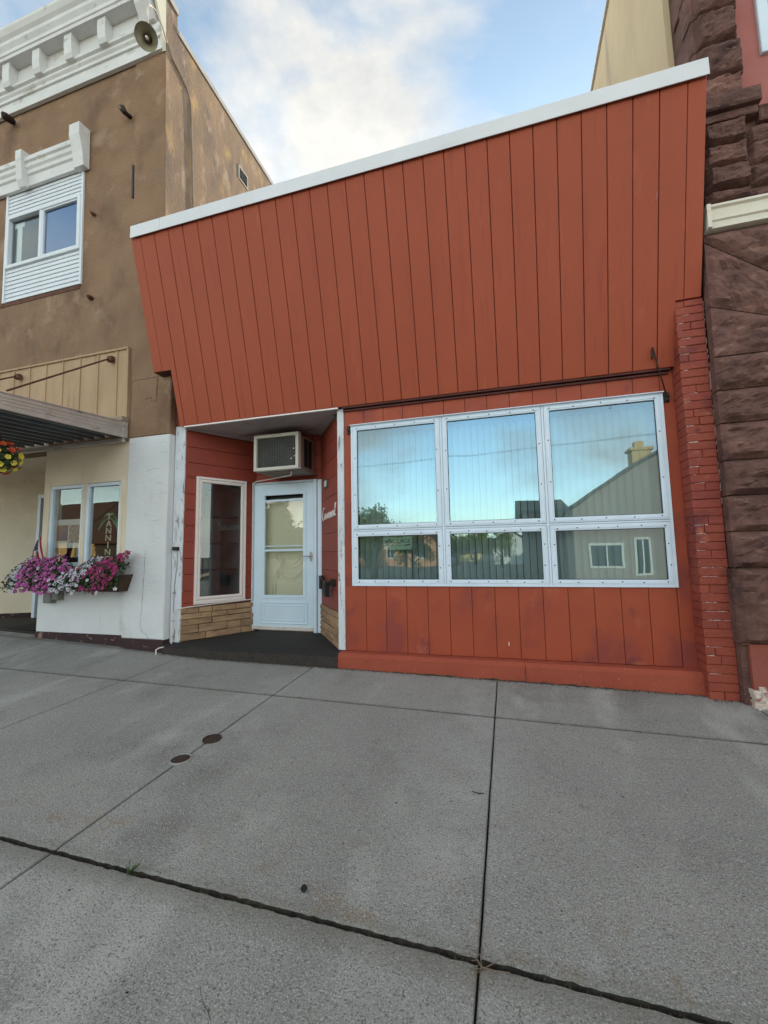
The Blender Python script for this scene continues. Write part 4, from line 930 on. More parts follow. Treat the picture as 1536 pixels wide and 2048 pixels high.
# upper window
TLw = lambda u, d, z: TL(u+.055, d+.068, z)
m = MB(TLw); m.box(ops[0], ops[1], 5.19, 7.0, -.14, -.12); wn = m.build('upper_window', M['vinyl'], lb_)
for (zz0, zz1, n) in ((6.62, 7.0, 6), (5.20, 5.74, 8)):
    h = (zz1-zz0)/n
    for k in range(n):
        m = MB(TLw); z = zz0+k*h; m.prism([(-.12, z+.004), (-.069, z+.004), (-.067, z+.012), (-.078, z+h), (-.12, z+h)], ops[0]+.04, ops[1]-.035); m.build('siding_board', M['vinyl'], wn)
m = MB(TLw); m.box(ops[1]-.035, ops[1], 5.19, 7.0, -.12, -.055); m.box(ops[0], ops[0]+.04, 5.19, 7.0, -.12, -.055)
m.ring(ops[0]+.04, ops[1]-.035, 5.74, 6.62, .055, -.12, -.04, .005)
m.box(-6.60, -6.545, 5.79, 6.57, -.12, -.05); m.ring(-6.55, ops[1]-.085, 5.79, 6.57, .03, -.12, -.055, .004)
m.build('window_frame', M['vinyl'], wn)
m = MB(TLw); m.sheet(ops[0]+.09, -6.6, 5.79, 6.57, -.10); m.build('pane', M['glass_side'], wn)
m = MB(TLw); m.sheet(-6.52, ops[1]-.11, 5.82, 6.54, -.085); m.build('pane', M['glass_up'], wn)
m = MB(TLw); m.box(ops[0], -5.77, 5.7, 6.65, -.118, -.115); m.box(ops[0]+.10, -6.6, 5.75, 6.6, -.113, -.112); m.build('room_dark', M['room_dark'], wn)
m = MB(TLw); m.box(-7.14, -7.04, 5.79, 6.44, -.112, -.108); m.box(-7.20, -7.0, 6.44, 6.52, -.112, -.107); m.build('curtain', M['slat'], wn)
m = MB(TL); m.box(ops[0], ops[1]+.02, 5.135, 5.19, -.10, -.004); m.build('window_ledge', M['rust'], wn)
# hood mould
m = MB(TL); m.prism([(.0, 7.0), (.05, 7.0), (.05, 7.16), (.075, 7.18), (.075, 7.24), (.10, 7.27), (.10, 7.33), (.125, 7.35), (.125, 7.42), (.0, 7.45)], -7.5, -5.72); m.build('window_hood', M['cornice'], lb_)
m = MB(TL); m.prism([(.0, 6.98), (.09, 6.98), (.115, 7.20), (.17, 7.42), (.17, 7.60), (.0, 7.62)], -5.78, -5.585); m.build('hood_block', M['cornice'], lb_)
m = MB(TL); m.prism([(.0, 7.0), (.10, 6.96), (.14, 7.05), (.17, 7.40), (.17, 7.52), (.0, 7.55)], -6.88, -6.76); m.build('keystone', M['cornice'], lb_)
# board and batten panel above the awning
m = MB(TL); m.box(-9.5, -4.775, 3.02, 4.07, -.012, .012); bp_ = m.build('board_panel', M['cream_board'], lb_)
for k in range(14):
    u = -5.0-.325*k
    m = MB(TL); m.cham(u, u+(.03 if k else .04), 3.03, 4.05, .012, .026, .003); m.build('batten', M['cream_board'], bp_)
m = MB(TL); m.cham(-9.5, -4.775, 4.055, 4.085, -.01, .034, .004); m.cham(-4.80, -4.772, 3.1, 4.055, .012, .028, .003); m.build('panel_trim', M['cream_board'], bp_)
m = MB(TL); m.cham(-4.97, -4.765, 3.045, 3.10, .0, .10, .006); m.build('wood_block', M['bare_wood'], bp_)
# ground floor infill
m = MB(TL); wx0, wx1, wz0, wz1 = -6.19, -4.845, 1.12, 2.30
for (u0, u1, z0, z1) in ((-6.27, wx0, .26, 2.85), (wx1, -4.74, .26, 2.85), (wx0, wx1, .26, wz0)): m.box(u0, u1, z0, z1, -.24, -.04)
m.build('infill_wall', M['stucco_white'], lb_)
m = MB(TL); m.box(wx0, wx1, wz1, 2.85, -.24, -.0405); m.box(wx0-.002, wx1+.002, wz1+.02, 2.83, -.045, -.0385); m.box(-6.268, wx0-.002, 1.2, 2.83, -.045, -.0385); m.box(wx1+.002, -4.744, 1.2, 2.83, -.045, -.0385)
m.build('cream_render', M['stucco_cream'], lb_)
m = MB(TL); m.box(-6.28, -4.746, -.02, .268, -.24, -.034); m.build('plinth', M['plinth'], lb_)
m = MB(TL); m.ring(wx0, wx1, wz0, wz1, .035, -.14, -.025, .004); m.box(-5.54, -5.49, wz0+.03, wz1-.03, -.14, -.03); sw = m.build('shop_window', M['stucco_cream'], lb_)
m = MB(TL); m.ring(wx0+.035, -5.54, wz0+.035, wz1-.035, .045, -.12, -.045, .004); m.ring(-5.49, wx1-.035, wz0+.035, wz1-.035, .045, -.12, -.045, .004); m.build('sash', M['alu_white'], sw)
m = MB(TL); m.sheet(wx0+.075, -5.58, wz0+.075, wz1-.075, -.08); m.build('pane', M['glass_side'], sw)
m = MB(TL); m.sheet(-5.45, wx1-.075, wz0+.075, wz1-.075, -.08); m.build('pane', M['glass_side'], sw)
m = MB(TL); m.box(-6.3, -4.80, .9, 2.4, -1.6, -1.55); m.box(-6.3, -6.24, .9, 2.4, -1.6, -.25); m.box(-4.81, -4.75, .9, 2.4, -1.6, -.25); m.box(-6.3, -4.8, 2.38, 2.42, -1.6, -.25); m.box(-6.3, -4.8, .86, .9, -1.6, -.25); m.build('interior', M['room_dark'], lb_)
# recessed entry
EF = wallframe((-10.4, .14), (-7.9, 1.3), 1)
m = MB(EF); m.box(0, 2.8, .30, 2.85, -.1, 0); m.build('entry_wall', M['stucco_cream'], lb_)
m = MB(EF); m.box(0, 2.8, .0, .31, -.1, .006); m.build('plinth', M['plinth'], lb_)
m = MB(lambda u, d, z: (u, 1.3-d, z)); m.box(-8.0, -6.2, .1, 2.85, -.1, 0); m.build('entry_wall', M['stucco_cream'], lb_)
m = MB(lambda u, d, z: (u, 1.2-d, z)); m.ring(-8.15, -7.2, .12, 2.42, .07, -.05, .06, .005); ed = m.build('entry_door', M['alu_white'], lb_)
m = MB(lambda u, d, z: (u, 1.2-d, z)); m.box(-8.08, -7.27, .18, 2.35, -.02, .02); m.build('door_panel', M['grey_plastic'], ed)
m = MB(lambda u, d, z: (u, d, z)); m.box(-6.272, -6.26, .1, 2.85, .28, 1.3); m.build('entry_wall', M['stucco_cream'], lb_)
m = MB(lambda u, d, z: (u, d, z)); m.add([(-13, -.10, .15), (-6.27, -.10, .15), (-6.27, 1.4, .19), (-13, 1.4, .19)], [(0, 1, 2, 3)]); m.build('entry_floor', M['concrete'], lb_)
m = MB(lambda u, d, z: (u, d, z)); m.add([(-13, -.09, 2.84), (-6.2, -.09, 2.84), (-6.2, 1.4, 2.84), (-13, 1.4, 2.84), (-13, -.09, 2.9), (-6.2, -.09, 2.9), (-6.2, 1.4, 2.9), (-13, 1.4, 2.9)], [(0, 1, 2, 3), (4, 5, 6, 7), (0, 1, 5, 4), (2, 3, 7, 6)]); m.build('entry_ceiling', M['stucco_cream'], lb_)
m = MB(lambda a, b, c: (a, b, c)); m.T = lambda u, d, z: (u, d, z); m.box(-8.7, -6.9, .185, .20, .35, 1.05)
tag(m.build('doormat', M['mat_black']), 'black rubber mat on the floor of the recessed entry at far left', 'doormat')
# small fixtures on the brown wall
m = MB(TL); m.box(-4.775, -4.745, 6.30, 6.80, -.011, .010); m.build('wall_slot', M['black'], lb_)
iv = empty('wall_insulator', (-4.99, -.1, 7.58), 'rusty dark iron insulator bracket high on the brown stucco wall', 'bracket')
m = MB(lambda a, b, c: (a, b, c)); m.tube([(-4.97, -.09, 7.60), (-4.99, -.20, 7.58)], .03, 8); m.tube([(-5.04, -.2, 7.66), (-4.98, -.22, 7.60), (-4.93, -.2, 7.52)], [.03, .045, .03], 8); m.build('arm', M['black_metal'], iv)
m = MB(lambda a, b, c: (a, b, c)); m.tube([(-4.985, -.22, 7.59), (-4.985, -.26, 7.58)], [.026, .015], 8); m.build('knob', M['bare_wood'], iv)
lf = empty('wall_lamp', (-7.36, -.25, 8.1), 'dark rounded fixture under the cornice at the left edge of the picture', 'lamp')
m = MB(lambda a, b, c: (a, b, c)); m.tube([(-7.38, -.12, 8.30), (-7.36, -.24, 8.26), (-7.30, -.30, 8.22)], [.05, .06, .03], 8); m.build('body', M['black_metal'], lf)
for q, (x, y, z, s, lab) in enumerate([(-5.53, -.1, 4.93, .035, 'rusty bolt stub in the brown stucco below the upstairs window ledge'), (-5.56, -.1, 6.22, .03, 'small stuccoed stub in the wall right of the upstairs window')]):
    m = MB(lambda a, b, c: (a, b, c)); m.tube([(x, y, z), (x+.005, y-.05, z), (x+.02, y-.07, z-.01)], [s, s*.8, s*.5], 7)
    tag(m.build('wall_bolt', M['rust'] if q == 0 else M['stucco_brown']), lab, 'bolt')
cd = empty('conduit', (-4.35, 0, 8.2), 'thin dark conduit curving down the side wall of the brown building', 'conduit')
side = lambda y, z: (-4.2-SH*(z-3.6)+.018, y, z)
m = MB(lambda a, b, c: (a, b, c)); m.tube([side(-.09, 8.56), side(.0, 8.42), side(.12, 8.37), side(.27, 8.29), side(.33, 8.22), side(.365, 8.10), side(.38, 7.9), side(.40, 7.0), side(.42, 6.2), side(.43, 5.0)], .014, 8); m.build('tube', M['ac_side'], cd)
m = MB(lambda a, b, c: (a, b, c)); m.tube([side(-.10, 8.56), (-4.345, -.20, 8.68), (-4.33, -.34, 8.74), (-4.33, -.44, 8.70), (-4.33, -.47, 8.58)], .012, 8); m.build('gooseneck', M['pvc'], cd)
hl = empty('yard_lamp', (-4.30, -.5, 8.12), 'round dish yard lamp hanging off the cornice corner of the brown building', 'lamp')
ax = Vector((.42, -.62, -.66)).normalized(); cen = Vector((-4.33, -.47, 8.16)); a1 = ax.orthogonal().normalized(); a2 = ax.cross(a1)
m = MB(lambda a, b, c: (a, b, c)); n = 28; prof = [(.142, .0), (.138, -.02), (.112, -.05), (.07, -.08), (.05, -.12), (.045, -.22), (.0, -.23)]
for r_, h in prof:
    for k in range(n): th = 2*math.pi*k/n; m.v.append(tuple(cen+ax*h+(a1*math.cos(th)+a2*math.sin(th))*r_))
for i in range(len(prof)-1):
    for k in range(n): m.f.append([i*n+k, i*n+(k+1) % n, (i+1)*n+(k+1) % n, (i+1)*n+k]); m.smooth.append(True)
m.build('shade', M['horn'], hl)
m = MB(lambda a, b, c: (a, b, c)); m.tube([cen-ax*.09, cen-ax*.03, cen-ax*.015], [.02, .022, .008], 10); m.build('bulb', M['lamp'], hl)
m = MB(lambda a, b, c: (a, b, c)); m.tube([cen-ax*.22, Vector((-4.33, -.46, 8.45)), Vector((-4.33, -.47, 8.60))], .012, 8); m.build('stem', M['pvc'], hl)

# awning of ribbed metal
aw = empty('metal_awning', (-6.5, -.1, 2.9), 'flat ribbed metal awning with grey edge channel hung on two rusty rods', 'awning')
zt = lambda y: 3.040+(y+.09)*.0815; zb2 = lambda y: 2.825+(y+.09)*.055
m = MB(lambda a, b, c: (a, b, c)); y1 = -2.15
def slab4(x0, x1, ya, yb_, f0, f1, k0=0, k1=0):
    m.add([(x0, ya, f0(ya)+k0), (x1, ya, f0(ya)+k0), (x1, yb_, f0(yb_)+k0), (x0, yb_, f0(yb_)+k0), (x0, ya, f1(ya)+k1), (x1, ya, f1(ya)+k1), (x1, yb_, f1(yb_)+k1), (x0, yb_, f1(yb_)+k1)],
          [(0, 1, 2, 3), (4, 5, 6, 7), (0, 1, 5, 4), (1, 2, 6, 5), (2, 3, 7, 6), (3, 0, 4, 7)])
slab4(-4.80, -4.775, -.108, y1, zb2, zt)
lerpz = lambda t: (lambda y: zb2(y)+(zt(y)-zb2(y))*t)
for t0, t1, pr in ((.0, .05, .012), (.30, .36, .006), (.50, .55, .006), (.70, .76, .008), (.95, 1.0, .014)):
    slab4(-4.775, -4.775+pr, -.108, y1, lerpz(t0), lerpz(t1))
slab4(-4.783, -4.762, -.108, -.17, zb2, zt, .002, -.002)
m.build('edge_channel', M['galv'], aw)
m = MB(lambda a, b, c: (a, b, c))
slab4(-9.6, -4.80, y1-.03, y1, zb2, zt); m.build('front_channel', M['galv'], aw)
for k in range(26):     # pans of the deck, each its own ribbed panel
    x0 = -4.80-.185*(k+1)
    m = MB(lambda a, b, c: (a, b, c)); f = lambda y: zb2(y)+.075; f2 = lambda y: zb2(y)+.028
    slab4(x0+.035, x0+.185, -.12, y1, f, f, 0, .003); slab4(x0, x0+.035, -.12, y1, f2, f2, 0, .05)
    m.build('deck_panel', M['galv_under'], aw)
m = MB(lambda u, d, z: (u, -.1-d, z)); m.cham(-9.6, -4.80, 2.772, 2.822, .0, .05, .004); m.build('wall_flashing', M['galv'], aw)
for (x, y0, z0, x1_, yy1) in ((-5.06, -.14, 3.935, -4.93, -1.42), (-6.81, -.14, 3.93, -6.70, -1.6)):
    m = MB(lambda a, b, c: (a, b, c)); m.tube([(x, y0-.03, z0), (x1_, yy1, 3.0)], .011, 6)
    rd = m.build('tie_rod', M['rust'], aw)
    m = MB(lambda u, d, z: (u, -.13-d, z)); m.cham(x-.03, x+.05, z0-.04, z0+.03, .0, .06, .006); m.build('rod_plate', M['rust'], rd)

# flowers
def flower(m, c, nrm, r, n=5, cup=.25):
    nrm = nrm.normalized(); a = nrm.orthogonal().normalized(); b = nrm.cross(a); ph = random.uniform(0, 6)
    base = len(m.v); m.v.append(tuple(c-nrm*r*cup*1.3)); N2 = n*2
    for k in range(N2):
        th = ph+2*math.pi*k/N2; rr = r*(1 if k % 2 == 0 else .84)
        m.v.append(tuple(c+(a*math.cos(th)+b*math.sin(th))*rr+nrm*random.uniform(-.05, .05)*r))
    for k in range(N2): m.f.append([base, base+1+k, base+1+(k+1) % N2]); m.smooth.append(False)
fb = empty('flower_box', (-5.3, -.22, .9), 'wooden window box under the left shop window overflowing with petunias', 'planter')
m = MB(TL); m.prism([(.0, .83), (.14, .83), (.20, 1.04), (.185, 1.04), (.13, .85), (.0, .85)], -6.12, -4.66); m.box(-6.135, -6.12, .83, 1.04, .0, .19)
m.add([(-4.66, 0, .83), (-4.66, .14, .83), (-4.58, .20, 1.04), (-4.58, 0, 1.04), (-4.68, 0, .83), (-4.68, .14, .83), (-4.60, .20, 1.04), (-4.60, 0, 1.04)], [(0, 1, 2, 3), (4, 5, 6, 7), (0, 1, 5, 4), (1, 2, 6, 5), (2, 3, 7, 6), (3, 0, 4, 7)])
m.build('box', M['box_wood'], fb)
rf = random.Random(3)
def surf(u):  # heap profile: top height and depth of the flower mass
    top = 1.20+.07*math.sin(u*5)+.05*math.sin(u*11+1)-(.20 if u < -6.2 else 0)*min(1, (-6.2-u)*4)
    return top
leafm = MB(lambda a, b, c: (a, b, c)); fm = {k: MB(lambda a, b, c: (a, b, c)) for k in ('magenta', 'crimson', 'white')}; eye = MB(lambda a, b, c: (a, b, c))
for k in range(2600):
    u = rf.uniform(-6.36, -4.58); top = surf(u); t = rf.random(); th = t*math.pi*.55
    z = .86+(top-.86)*math.cos(th*.85)*rf.uniform(.6, 1); y = -.1-.05-.27*math.sin(th)*rf.uniform(.5, 1)
    if u < -6.15: y -= .0; z = min(z, 1.02+(u+6.42)*.6)
    r = rf.uniform(.014, .03); c = Vector((u, y, z)); d = Vector((rf.uniform(-1, 1), rf.uniform(-1, .3), rf.uniform(-.5, 1))).normalized(); a = d.orthogonal().normalized()*r; b = d.cross(a)*.6
    leafm.add([tuple(c-a), tuple(c+b), tuple(c+a), tuple(c-b)], [(0, 1, 2, 3)])
for k in range(900):
    u = rf.uniform(-6.40, -4.47); top = surf(u)+.02; th = rf.random()**.8*math.pi*.56
    z = .87+(top-.87)*math.cos(th*.95)+rf.uniform(-.02, .02); y = -.1-.06-.30*math.sin(th)+rf.uniform(-.02, .02)
    if u < -6.17:
        w_ = (u+6.47)/.3; z = .90+.22*w_+rf.uniform(-.05, .06); y = -.28-rf.uniform(0, .1)
    v = (u+6.15)/1.7
    if -5.45+.25*(z-1) < u < -5.05 and z < 1.2 and rf.random() < .8: c_k = 'white'
    elif u < -6.12: c_k = 'white'
    elif u < -5.28+.5*(z-1.05): c_k = 'magenta' if rf.random() < .92 else 'white'
    elif u < -4.98+.3*(z-1): c_k = 'white' if rf.random() < .85 else 'crimson'
    else: c_k = 'crimson' if rf.random() < .93 else 'white'
    if u > -5.1 and z < .98 and rf.random() < .6: continue
    if rf.random() < .12: continue
    nrm = Vector((rf.uniform(-.5, .6), -1+.4*rf.random(), rf.uniform(-.1, .8)))
    r = rf.uniform(.019, .028); flower(fm[c_k], Vector((u, y-.012, z)), nrm, r)
    if c_k == 'white' or rf.random() < .5: flower(eye, Vector((u, y-.0145, z))+nrm.normalized()*-.003, nrm, r*.28, 3, .1)
for k in range(1100):
    u = rf.uniform(-6.36, -4.55); top = surf(u)+.03; th = rf.random()*math.pi*.56
    z = .87+(top-.87)*math.cos(th*.95); y = -.1-.065-.315*math.sin(th)
    if u < -6.15: z = min(z, 1.05+(u+6.42)*.6)
    r = rf.uniform(.010, .02); c = Vector((u, y, z)); d = Vector((rf.uniform(-1, 1), rf.uniform(-1, .3), rf.uniform(-.5, 1))).normalized(); a = d.orthogonal().normalized()*r; b = d.cross(a)*.6
    leafm.add([tuple(c-a), tuple(c+b), tuple(c+a), tuple(c-b)], [(0, 1, 2, 3)])
leafm.build('foliage', M['leaf'], fb, kind='stuff')
for k in fm: fm[k].build('blossom', M['petal_'+k], fb, kind='stuff')
eye.build('blossom_centre', M['petal_eye'], fb, kind='stuff')
# hanging basket
hb = empty('hanging_basket', (-5.62, -1.2, 2.2), 'hanging basket of orange and yellow petunias under the metal awning', 'hanging basket')
bc = Vector((-5.42, -1.2, 2.41))
m = MB(lambda a, b, c: (a, b, c)); m.tube([bc+Vector((0, 0, -.16)), bc+Vector((0, 0, -.08)), bc+Vector((0, 0, .02))], [.05, .13, .16], 14); m.build('pot', M['box_wood'], hb)
m = MB(lambda a, b, c: (a, b, c))
for k in range(3): a = k*2.1; m.tube([bc+Vector((.15*math.cos(a), .15*math.sin(a), .02)), bc+Vector((0, 0, .42))], .003, 4)
m.build('hanger', M['black_metal'], hb)
m = MB(lambda a, b, c: (a, b, c))
for k in range(900):
    d = Vector((rf.gauss(0, 1), rf.gauss(0, 1), rf.gauss(0, 1))).normalized(); c = bc+Vector((d.x*.24, d.y*.24, d.z*.20-.02))*rf.uniform(.6, 1.02); r = rf.uniform(.012, .026)
    a = d.orthogonal().normalized()*r; b = d.cross(a)*.7; m.add([tuple(c-a), tuple(c+b), tuple(c+a), tuple(c-b)], [(0, 1, 2, 3)])
m.build('foliage', M['leaf'], hb, kind='stuff')
for k in range(62):
    g_ = k*2.39996; zz = 1-2*(k+.5)/62; rr = math.sqrt(1-zz*zz); d = Vector((rr*math.cos(g_), rr*math.sin(g_), zz)); c = bc+Vector((d.x*.25, d.y*.25, d.z*.21-.02))*rf.uniform(.95, 1.06)
    low = d.z < -.45 or (d.x > .6 and d.z < .15); m = MB(lambda a, b, c: (a, b, c)); flower(m, c, d+Vector((0, -.3, 0)), rf.uniform(.030, .040), 5, .3)
    m.build('blossom', M['petal_yellow'] if low and rf.random() < .85 else M['petal_orange'], hb)
# flag
fg = empty('flag', (-6.09, -.2, 1.1), 'small american flag on a stick in the left end of the flower box', 'flag')
m = MB(lambda a, b, c: (a, b, c)); m.tube([(-6.09, -.24, 1.02), (-6.115, -.22, 1.52)], .004, 5); m.build('stick', M['bare_wood'], fg)
def fpt(s, t):  # s across stripes 0..1, t along 0..1
    x = -6.115-.015*t+(s-.0)*(.09+.10*t)-.06*t; z = 1.50-.40*t+.05*s*(1-t); y = -.225-.02*math.sin(s*9+t*3)-.01*math.sin(t*6)
    return (x, y, z-.02*math.sin(s*6)*t)
for i in range(9):
    m = MB(lambda a, b, c: (a, b, c)); t0 = .0 if i > 4 else .36
    for j in range(7):
        a, b = t0+(1-t0)*j/7, t0+(1-t0)*(j+1)/7
        m.add([fpt(i/9, a), fpt((i+1)/9, a), fpt((i+1)/9, b), fpt(i/9, b)], [(0, 1, 2, 3)])
    m.build('stripe', M['flag_red'] if i % 2 == 0 else M['flag_white'], fg)
m = MB(lambda a, b, c: (a, b, c)); m.add([fpt(0, 0), fpt(5/9, 0), fpt(5/9, .36), fpt(0, .36)], [(0, 1, 2, 3)]); m.build('canton', M['flag_blue'], fg)
m = MB(lambda a, b, c: (a, b, c))
for i in range(4):
    for j in range(4):
        p = Vector(fpt(.07+i*.13, .04+j*.085)); m.add([(p.x-.004, p.y-.003, p.z), (p.x, p.y-.003, p.z-.004), (p.x+.004, p.y-.003, p.z), (p.x, p.y-.003, p.z+.004)], [(0, 1, 2, 3)])
m.build('star', M['flag_white'], fg, kind='stuff')
# outlet boxes under the flower box
ub = empty('outlet_box', (-5.93, -.15, .7), 'pair of grey weatherproof outlet boxes on the white wall under the flower box', 'electrical box')
m = MB(TL); m.cham(-6.06, -5.92, .66, .83, -.04, .05, .012); m.build('cover', M['grey_plastic'], ub)
m = MB(TL); m.cham(-5.91, -5.79, .70, .83, -.04, .045, .01); m.build('cover', M['grey_plastic'], ub)
# tanning sign and poster behind the glass
ts = empty('tanning_sign', (-5.14, .02, 1.2), 'vertical TANNING letters with a green palm top inside the left shop window', 'sign')
for k, ch in enumerate('TANNING'): text_mesh(ch, .12, (lambda u, d, z, k=k: (-5.15+u, .012-d, 1.80-.095*k+z)), 'letter', M['tan_letter'], ts, ext=.006, font_scale_x=1.15)
m = MB(lambda u, d, z: (u, .02-d, z))
for a0 in (20, 55, 100, 135, 165, -10):
    pts_ = []; l = .19
    up_ = [(-5.15+l*t_*math.cos(R(a0)), 1.80+l*t_*math.sin(R(a0))-.22*t_*t_) for t_ in [k/8 for k in range(9)]]
    for k in range(8):
        (x0, z0), (x1, z1) = up_[k], up_[k+1]; w0 = .035*math.sin(math.pi*(k+.3)/8.6); w1 = .035*math.sin(math.pi*(k+1.3)/9.6)
        m.plate([(x0, z0+w0), (x0, z0-w0), (x1, z1-w1), (x1, z1+w1)], 0, .004)
m.build('palm_frond', M['palm_green'], ts)
ps = empty('poster', (-5.89, .03, 1.4), 'white poster with two small pictures inside the left shop window', 'poster')
m = MB(lambda u, d, z: (u, .04-d, z)); m.box(-6.14, -5.62, 1.40, 1.80, 0, .004); m.build('sheet', M['paper_white'], ps)
m = MB(lambda u, d, z: (u, .04-d, z)); m.box(-6.11, -5.91, 1.50, 1.72, .004, .006); m.build('picture', M['picture_mauve'], ps)
m = MB(lambda u, d, z: (u, .04-d, z)); m.box(-5.89, -5.65, 1.47, 1.72, .004, .006); m.build('picture', M['picture_pale'], ps)

# ------------------------------------------------------------------ right building: rock-faced sandstone
rs = empty('sandstone_building', (3, 0, 0), 'tall dark red sandstone building with white band and beige stuccoed side wall', 'building')
m = MB(lambda u, d, z: (u, -d, z)); m.box(1.80, 6.5, -.1, 12.5, -16, .262) if False else None
m.box(1.80, 6.5, -.1, 5.0, -.6, .265); m.box(1.84, 2.16, 5.0, 12.5, -.6, .265); m.build('stone_core', M['sand_mortar'], rs)
m = MB(); m.box(1.785, 6.5, -.1, 9.29, -18, -.13); m.build('side_wall', M['beige_stucco'], rs)
m = MB(); m.box(1.75, 6.5, 9.295, 9.36, -18, -.13); m.build('coping', M['fascia'], rs)
from mathutils import noise as mnoise
def rock(u0, u1, z0, z1, d0, dmid, par, name='stone', bev=.03, nu=20, nz=13, left=False, seed=0, mt='sandstone', slope=0, amp=.034):
    """quarry-faced block: margin at d0, broken face swelling to dmid"""
    m = MB(); pts = []; idx = {}
    for i in range(nu+1):
        for j in range(nz+1):
            s, t = i/nu, j/nz; u = u0+(u1-u0)*s; z = z0+(z1-z0)*t-slope*(u-u0)*(t if slope else 0)
            e = min(min(s, 1-s)*(u1-u0), min(t, 1-t)*(z1-z0))/bev; e = min(1, e)
            nn = mnoise.fractal(Vector((u*6+seed*3.1, z*9, seed*1.7)), .75, 2.2, 6)+.9*(.4-abs(mnoise.noise(Vector((u*3.5+seed, z*8, seed)))))+.25*mnoise.cell(Vector((u*14+seed, z*22, 0)))
            vr = mnoise.voronoi(Vector((u*7+seed, z*11+.35*mnoise.noise(Vector((u*9, z*9, seed))), seed*.7)))[0]
            d = d0+(dmid-d0)*e+nn*amp*.8*e+(vr[1]-vr[0])*amp*1.1*e
            ju = 0 if i in (0, nu) else random.uniform(-.003, .003)
            idx[i, j] = len(pts); pts.append((u+ju, d, z))
    b0 = len(pts)
    fs = [(idx[i, j], idx[i+1, j], idx[i+1, j+1], idx[i, j+1]) for i in range(nu) for j in range(nz)]
    rim = [(i, 0) for i in range(nu+1)]+[(nu, j) for j in range(1, nz+1)]+[(i, nz) for i in range(nu-1, -1, -1)]+[(0, j) for j in range(nz-1, 0, -1)]
    for (i, j) in rim: p = pts[idx[i, j]]; pts.append((p[0], d0-.09, p[2]))
    for k in range(len(rim)): k2 = (k+1) % len(rim); fs.append((idx[rim[k]], idx[rim[k2]], b0+k2, b0+k))
    m.add(pts, fs, False); return m.build(name, M[mt], par)
low = [.48, 1.08, 1.375, 1.67, 1.965, 2.28, 2.565, 2.86]
rock(1.735, 2.45, .485, 1.075, .29, .375, rs, seed=1, bev=.05, amp=.05)
rock(2.46, 3.2, .485, 1.075, .29, .37, rs, seed=21, bev=.05)
for k in range(1, len(low)-1):
    rock(1.755, 2.62 if k % 2 else 2.35, low[k]+.004, low[k+1]-.004, .285, .325, rs, seed=2+k, bev=.045, amp=.042)
    rock(2.63 if k % 2 else 2.36, 3.3, low[k]+.004, low[k+1]-.004, .285, .325, rs, seed=12+k, bev=.045, amp=.042)
# big springer stones with slanting joint under the band
def wedge(poly, seed, dm=.32):
    m = MB(); bmx = bmesh.new(); vs_ = [bmx.verts.new((u, 0, z)) for u, z in poly]; f = bmx.faces.new(vs_)
    bmesh.ops.triangulate(bmx, faces=[f]); bmesh.ops.subdivide_edges(bmx, edges=bmx.edges[:], cuts=9, use_grid_fill=True)
    pts = []; 
    def edist(u, z):
        dm_ = 9
        for k in range(len(poly)):
            a = Vector(poly[k]); b = Vector(poly[(k+1) % len(poly)]); p = Vector((u, z)); t = max(0, min(1, (p-a).dot(b-a)/(b-a).length_squared)); dm_ = min(dm_, (p-(a+(b-a)*t)).length)
        return dm_
    bmx.verts.index_update()
    for v in bmx.verts:
        e = min(1, edist(v.co.x, v.co.z)/.05); nn = mnoise.fractal(Vector((v.co.x*7+seed, v.co.z*9, seed*1.7)), .9, 2.1, 4)
        pts.append((v.co.x, .285+(dm-.285)*e+nn*.05*e+.02*e*(.4-abs(mnoise.noise(Vector((v.co.x*4+seed, v.co.z*7, seed))))), v.co.z))
    fs = [tuple(v.index for v in fc.verts) for fc in bmx.faces]; bmx.free()
    m.add(pts, fs); n = len(poly); m.add([(u, .285, z) for u, z in poly]+[(u, .19, z) for u, z in poly], [(i, (i+1) % n, n+(i+1) % n, n+i) for i in range(n)])
    m.build('stone', M['sandstone'], rs)
wedge([(1.765, 2.865), (2.45, 2.865), (2.45, 3.06), (2.14, 3.17), (1.765, 3.31)], 31)
wedge([(1.765, 3.318), (2.14, 3.178), (2.45, 3.07), (2.45, 3.33), (2.18, 3.56), (1.765, 3.90)], 33)
wedge([(1.765, 3.91), (2.18, 3.57), (2.45, 3.34), (2.45, 3.97), (1.765, 3.97)], 35)
m = MB(); m.box(2.46, 4, 2.87, 3.97, .2, .30); m.build('stone', M['sandstone'], rs)
m = MB(); m.prism([(.26, 3.975), (.35, 3.98), (.35, 4.035), (.365, 4.045), (.365, 4.06), (.345, 4.075), (.345, 4.155), (.37, 4.165), (.37, 4.185), (.26, 4.19)], 1.80, 5); m.prism([(.26, 3.97), (.385, 3.975), (.385, 4.185), (.26, 4.195)], 1.768, 1.7985); m.build('band', M['band_white'], rs)
zz_ = [4.195, 4.325, 4.535, 4.745, 4.95]
for k in range(4):
    dmp = .34+.012*(k % 2)
    rock(1.80, 2.135, zz_[k]+.004, zz_[k+1]-.004, .30, dmp+.02, rs, seed=41+k, bev=.03, amp=.028)
    rock(2.145, 2.9, zz_[k]+.004-(.05 if k == 3 else 0), zz_[k+1]-.004-(.05 if k == 3 else 0), .26, .30, rs, seed=51+k, bev=.03)
m = MB(); m.cham(1.79, 2.235, 5.03, 5.165, .1, .405, .012, .004); m.cham(1.80, 2.22, 4.955, 5.028, .1, .36, .01, .004); m.build('ledge', M['sandstone'], rs)
m = MB(); m.cham(2.24, 3.5, 4.90, 5.04, .1, .33, .012, .003); m.build('ledge', M['sandstone'], rs)
tz = [5.17, 5.42, 5.745, 6.07, 6.40, 6.72, 7.05]
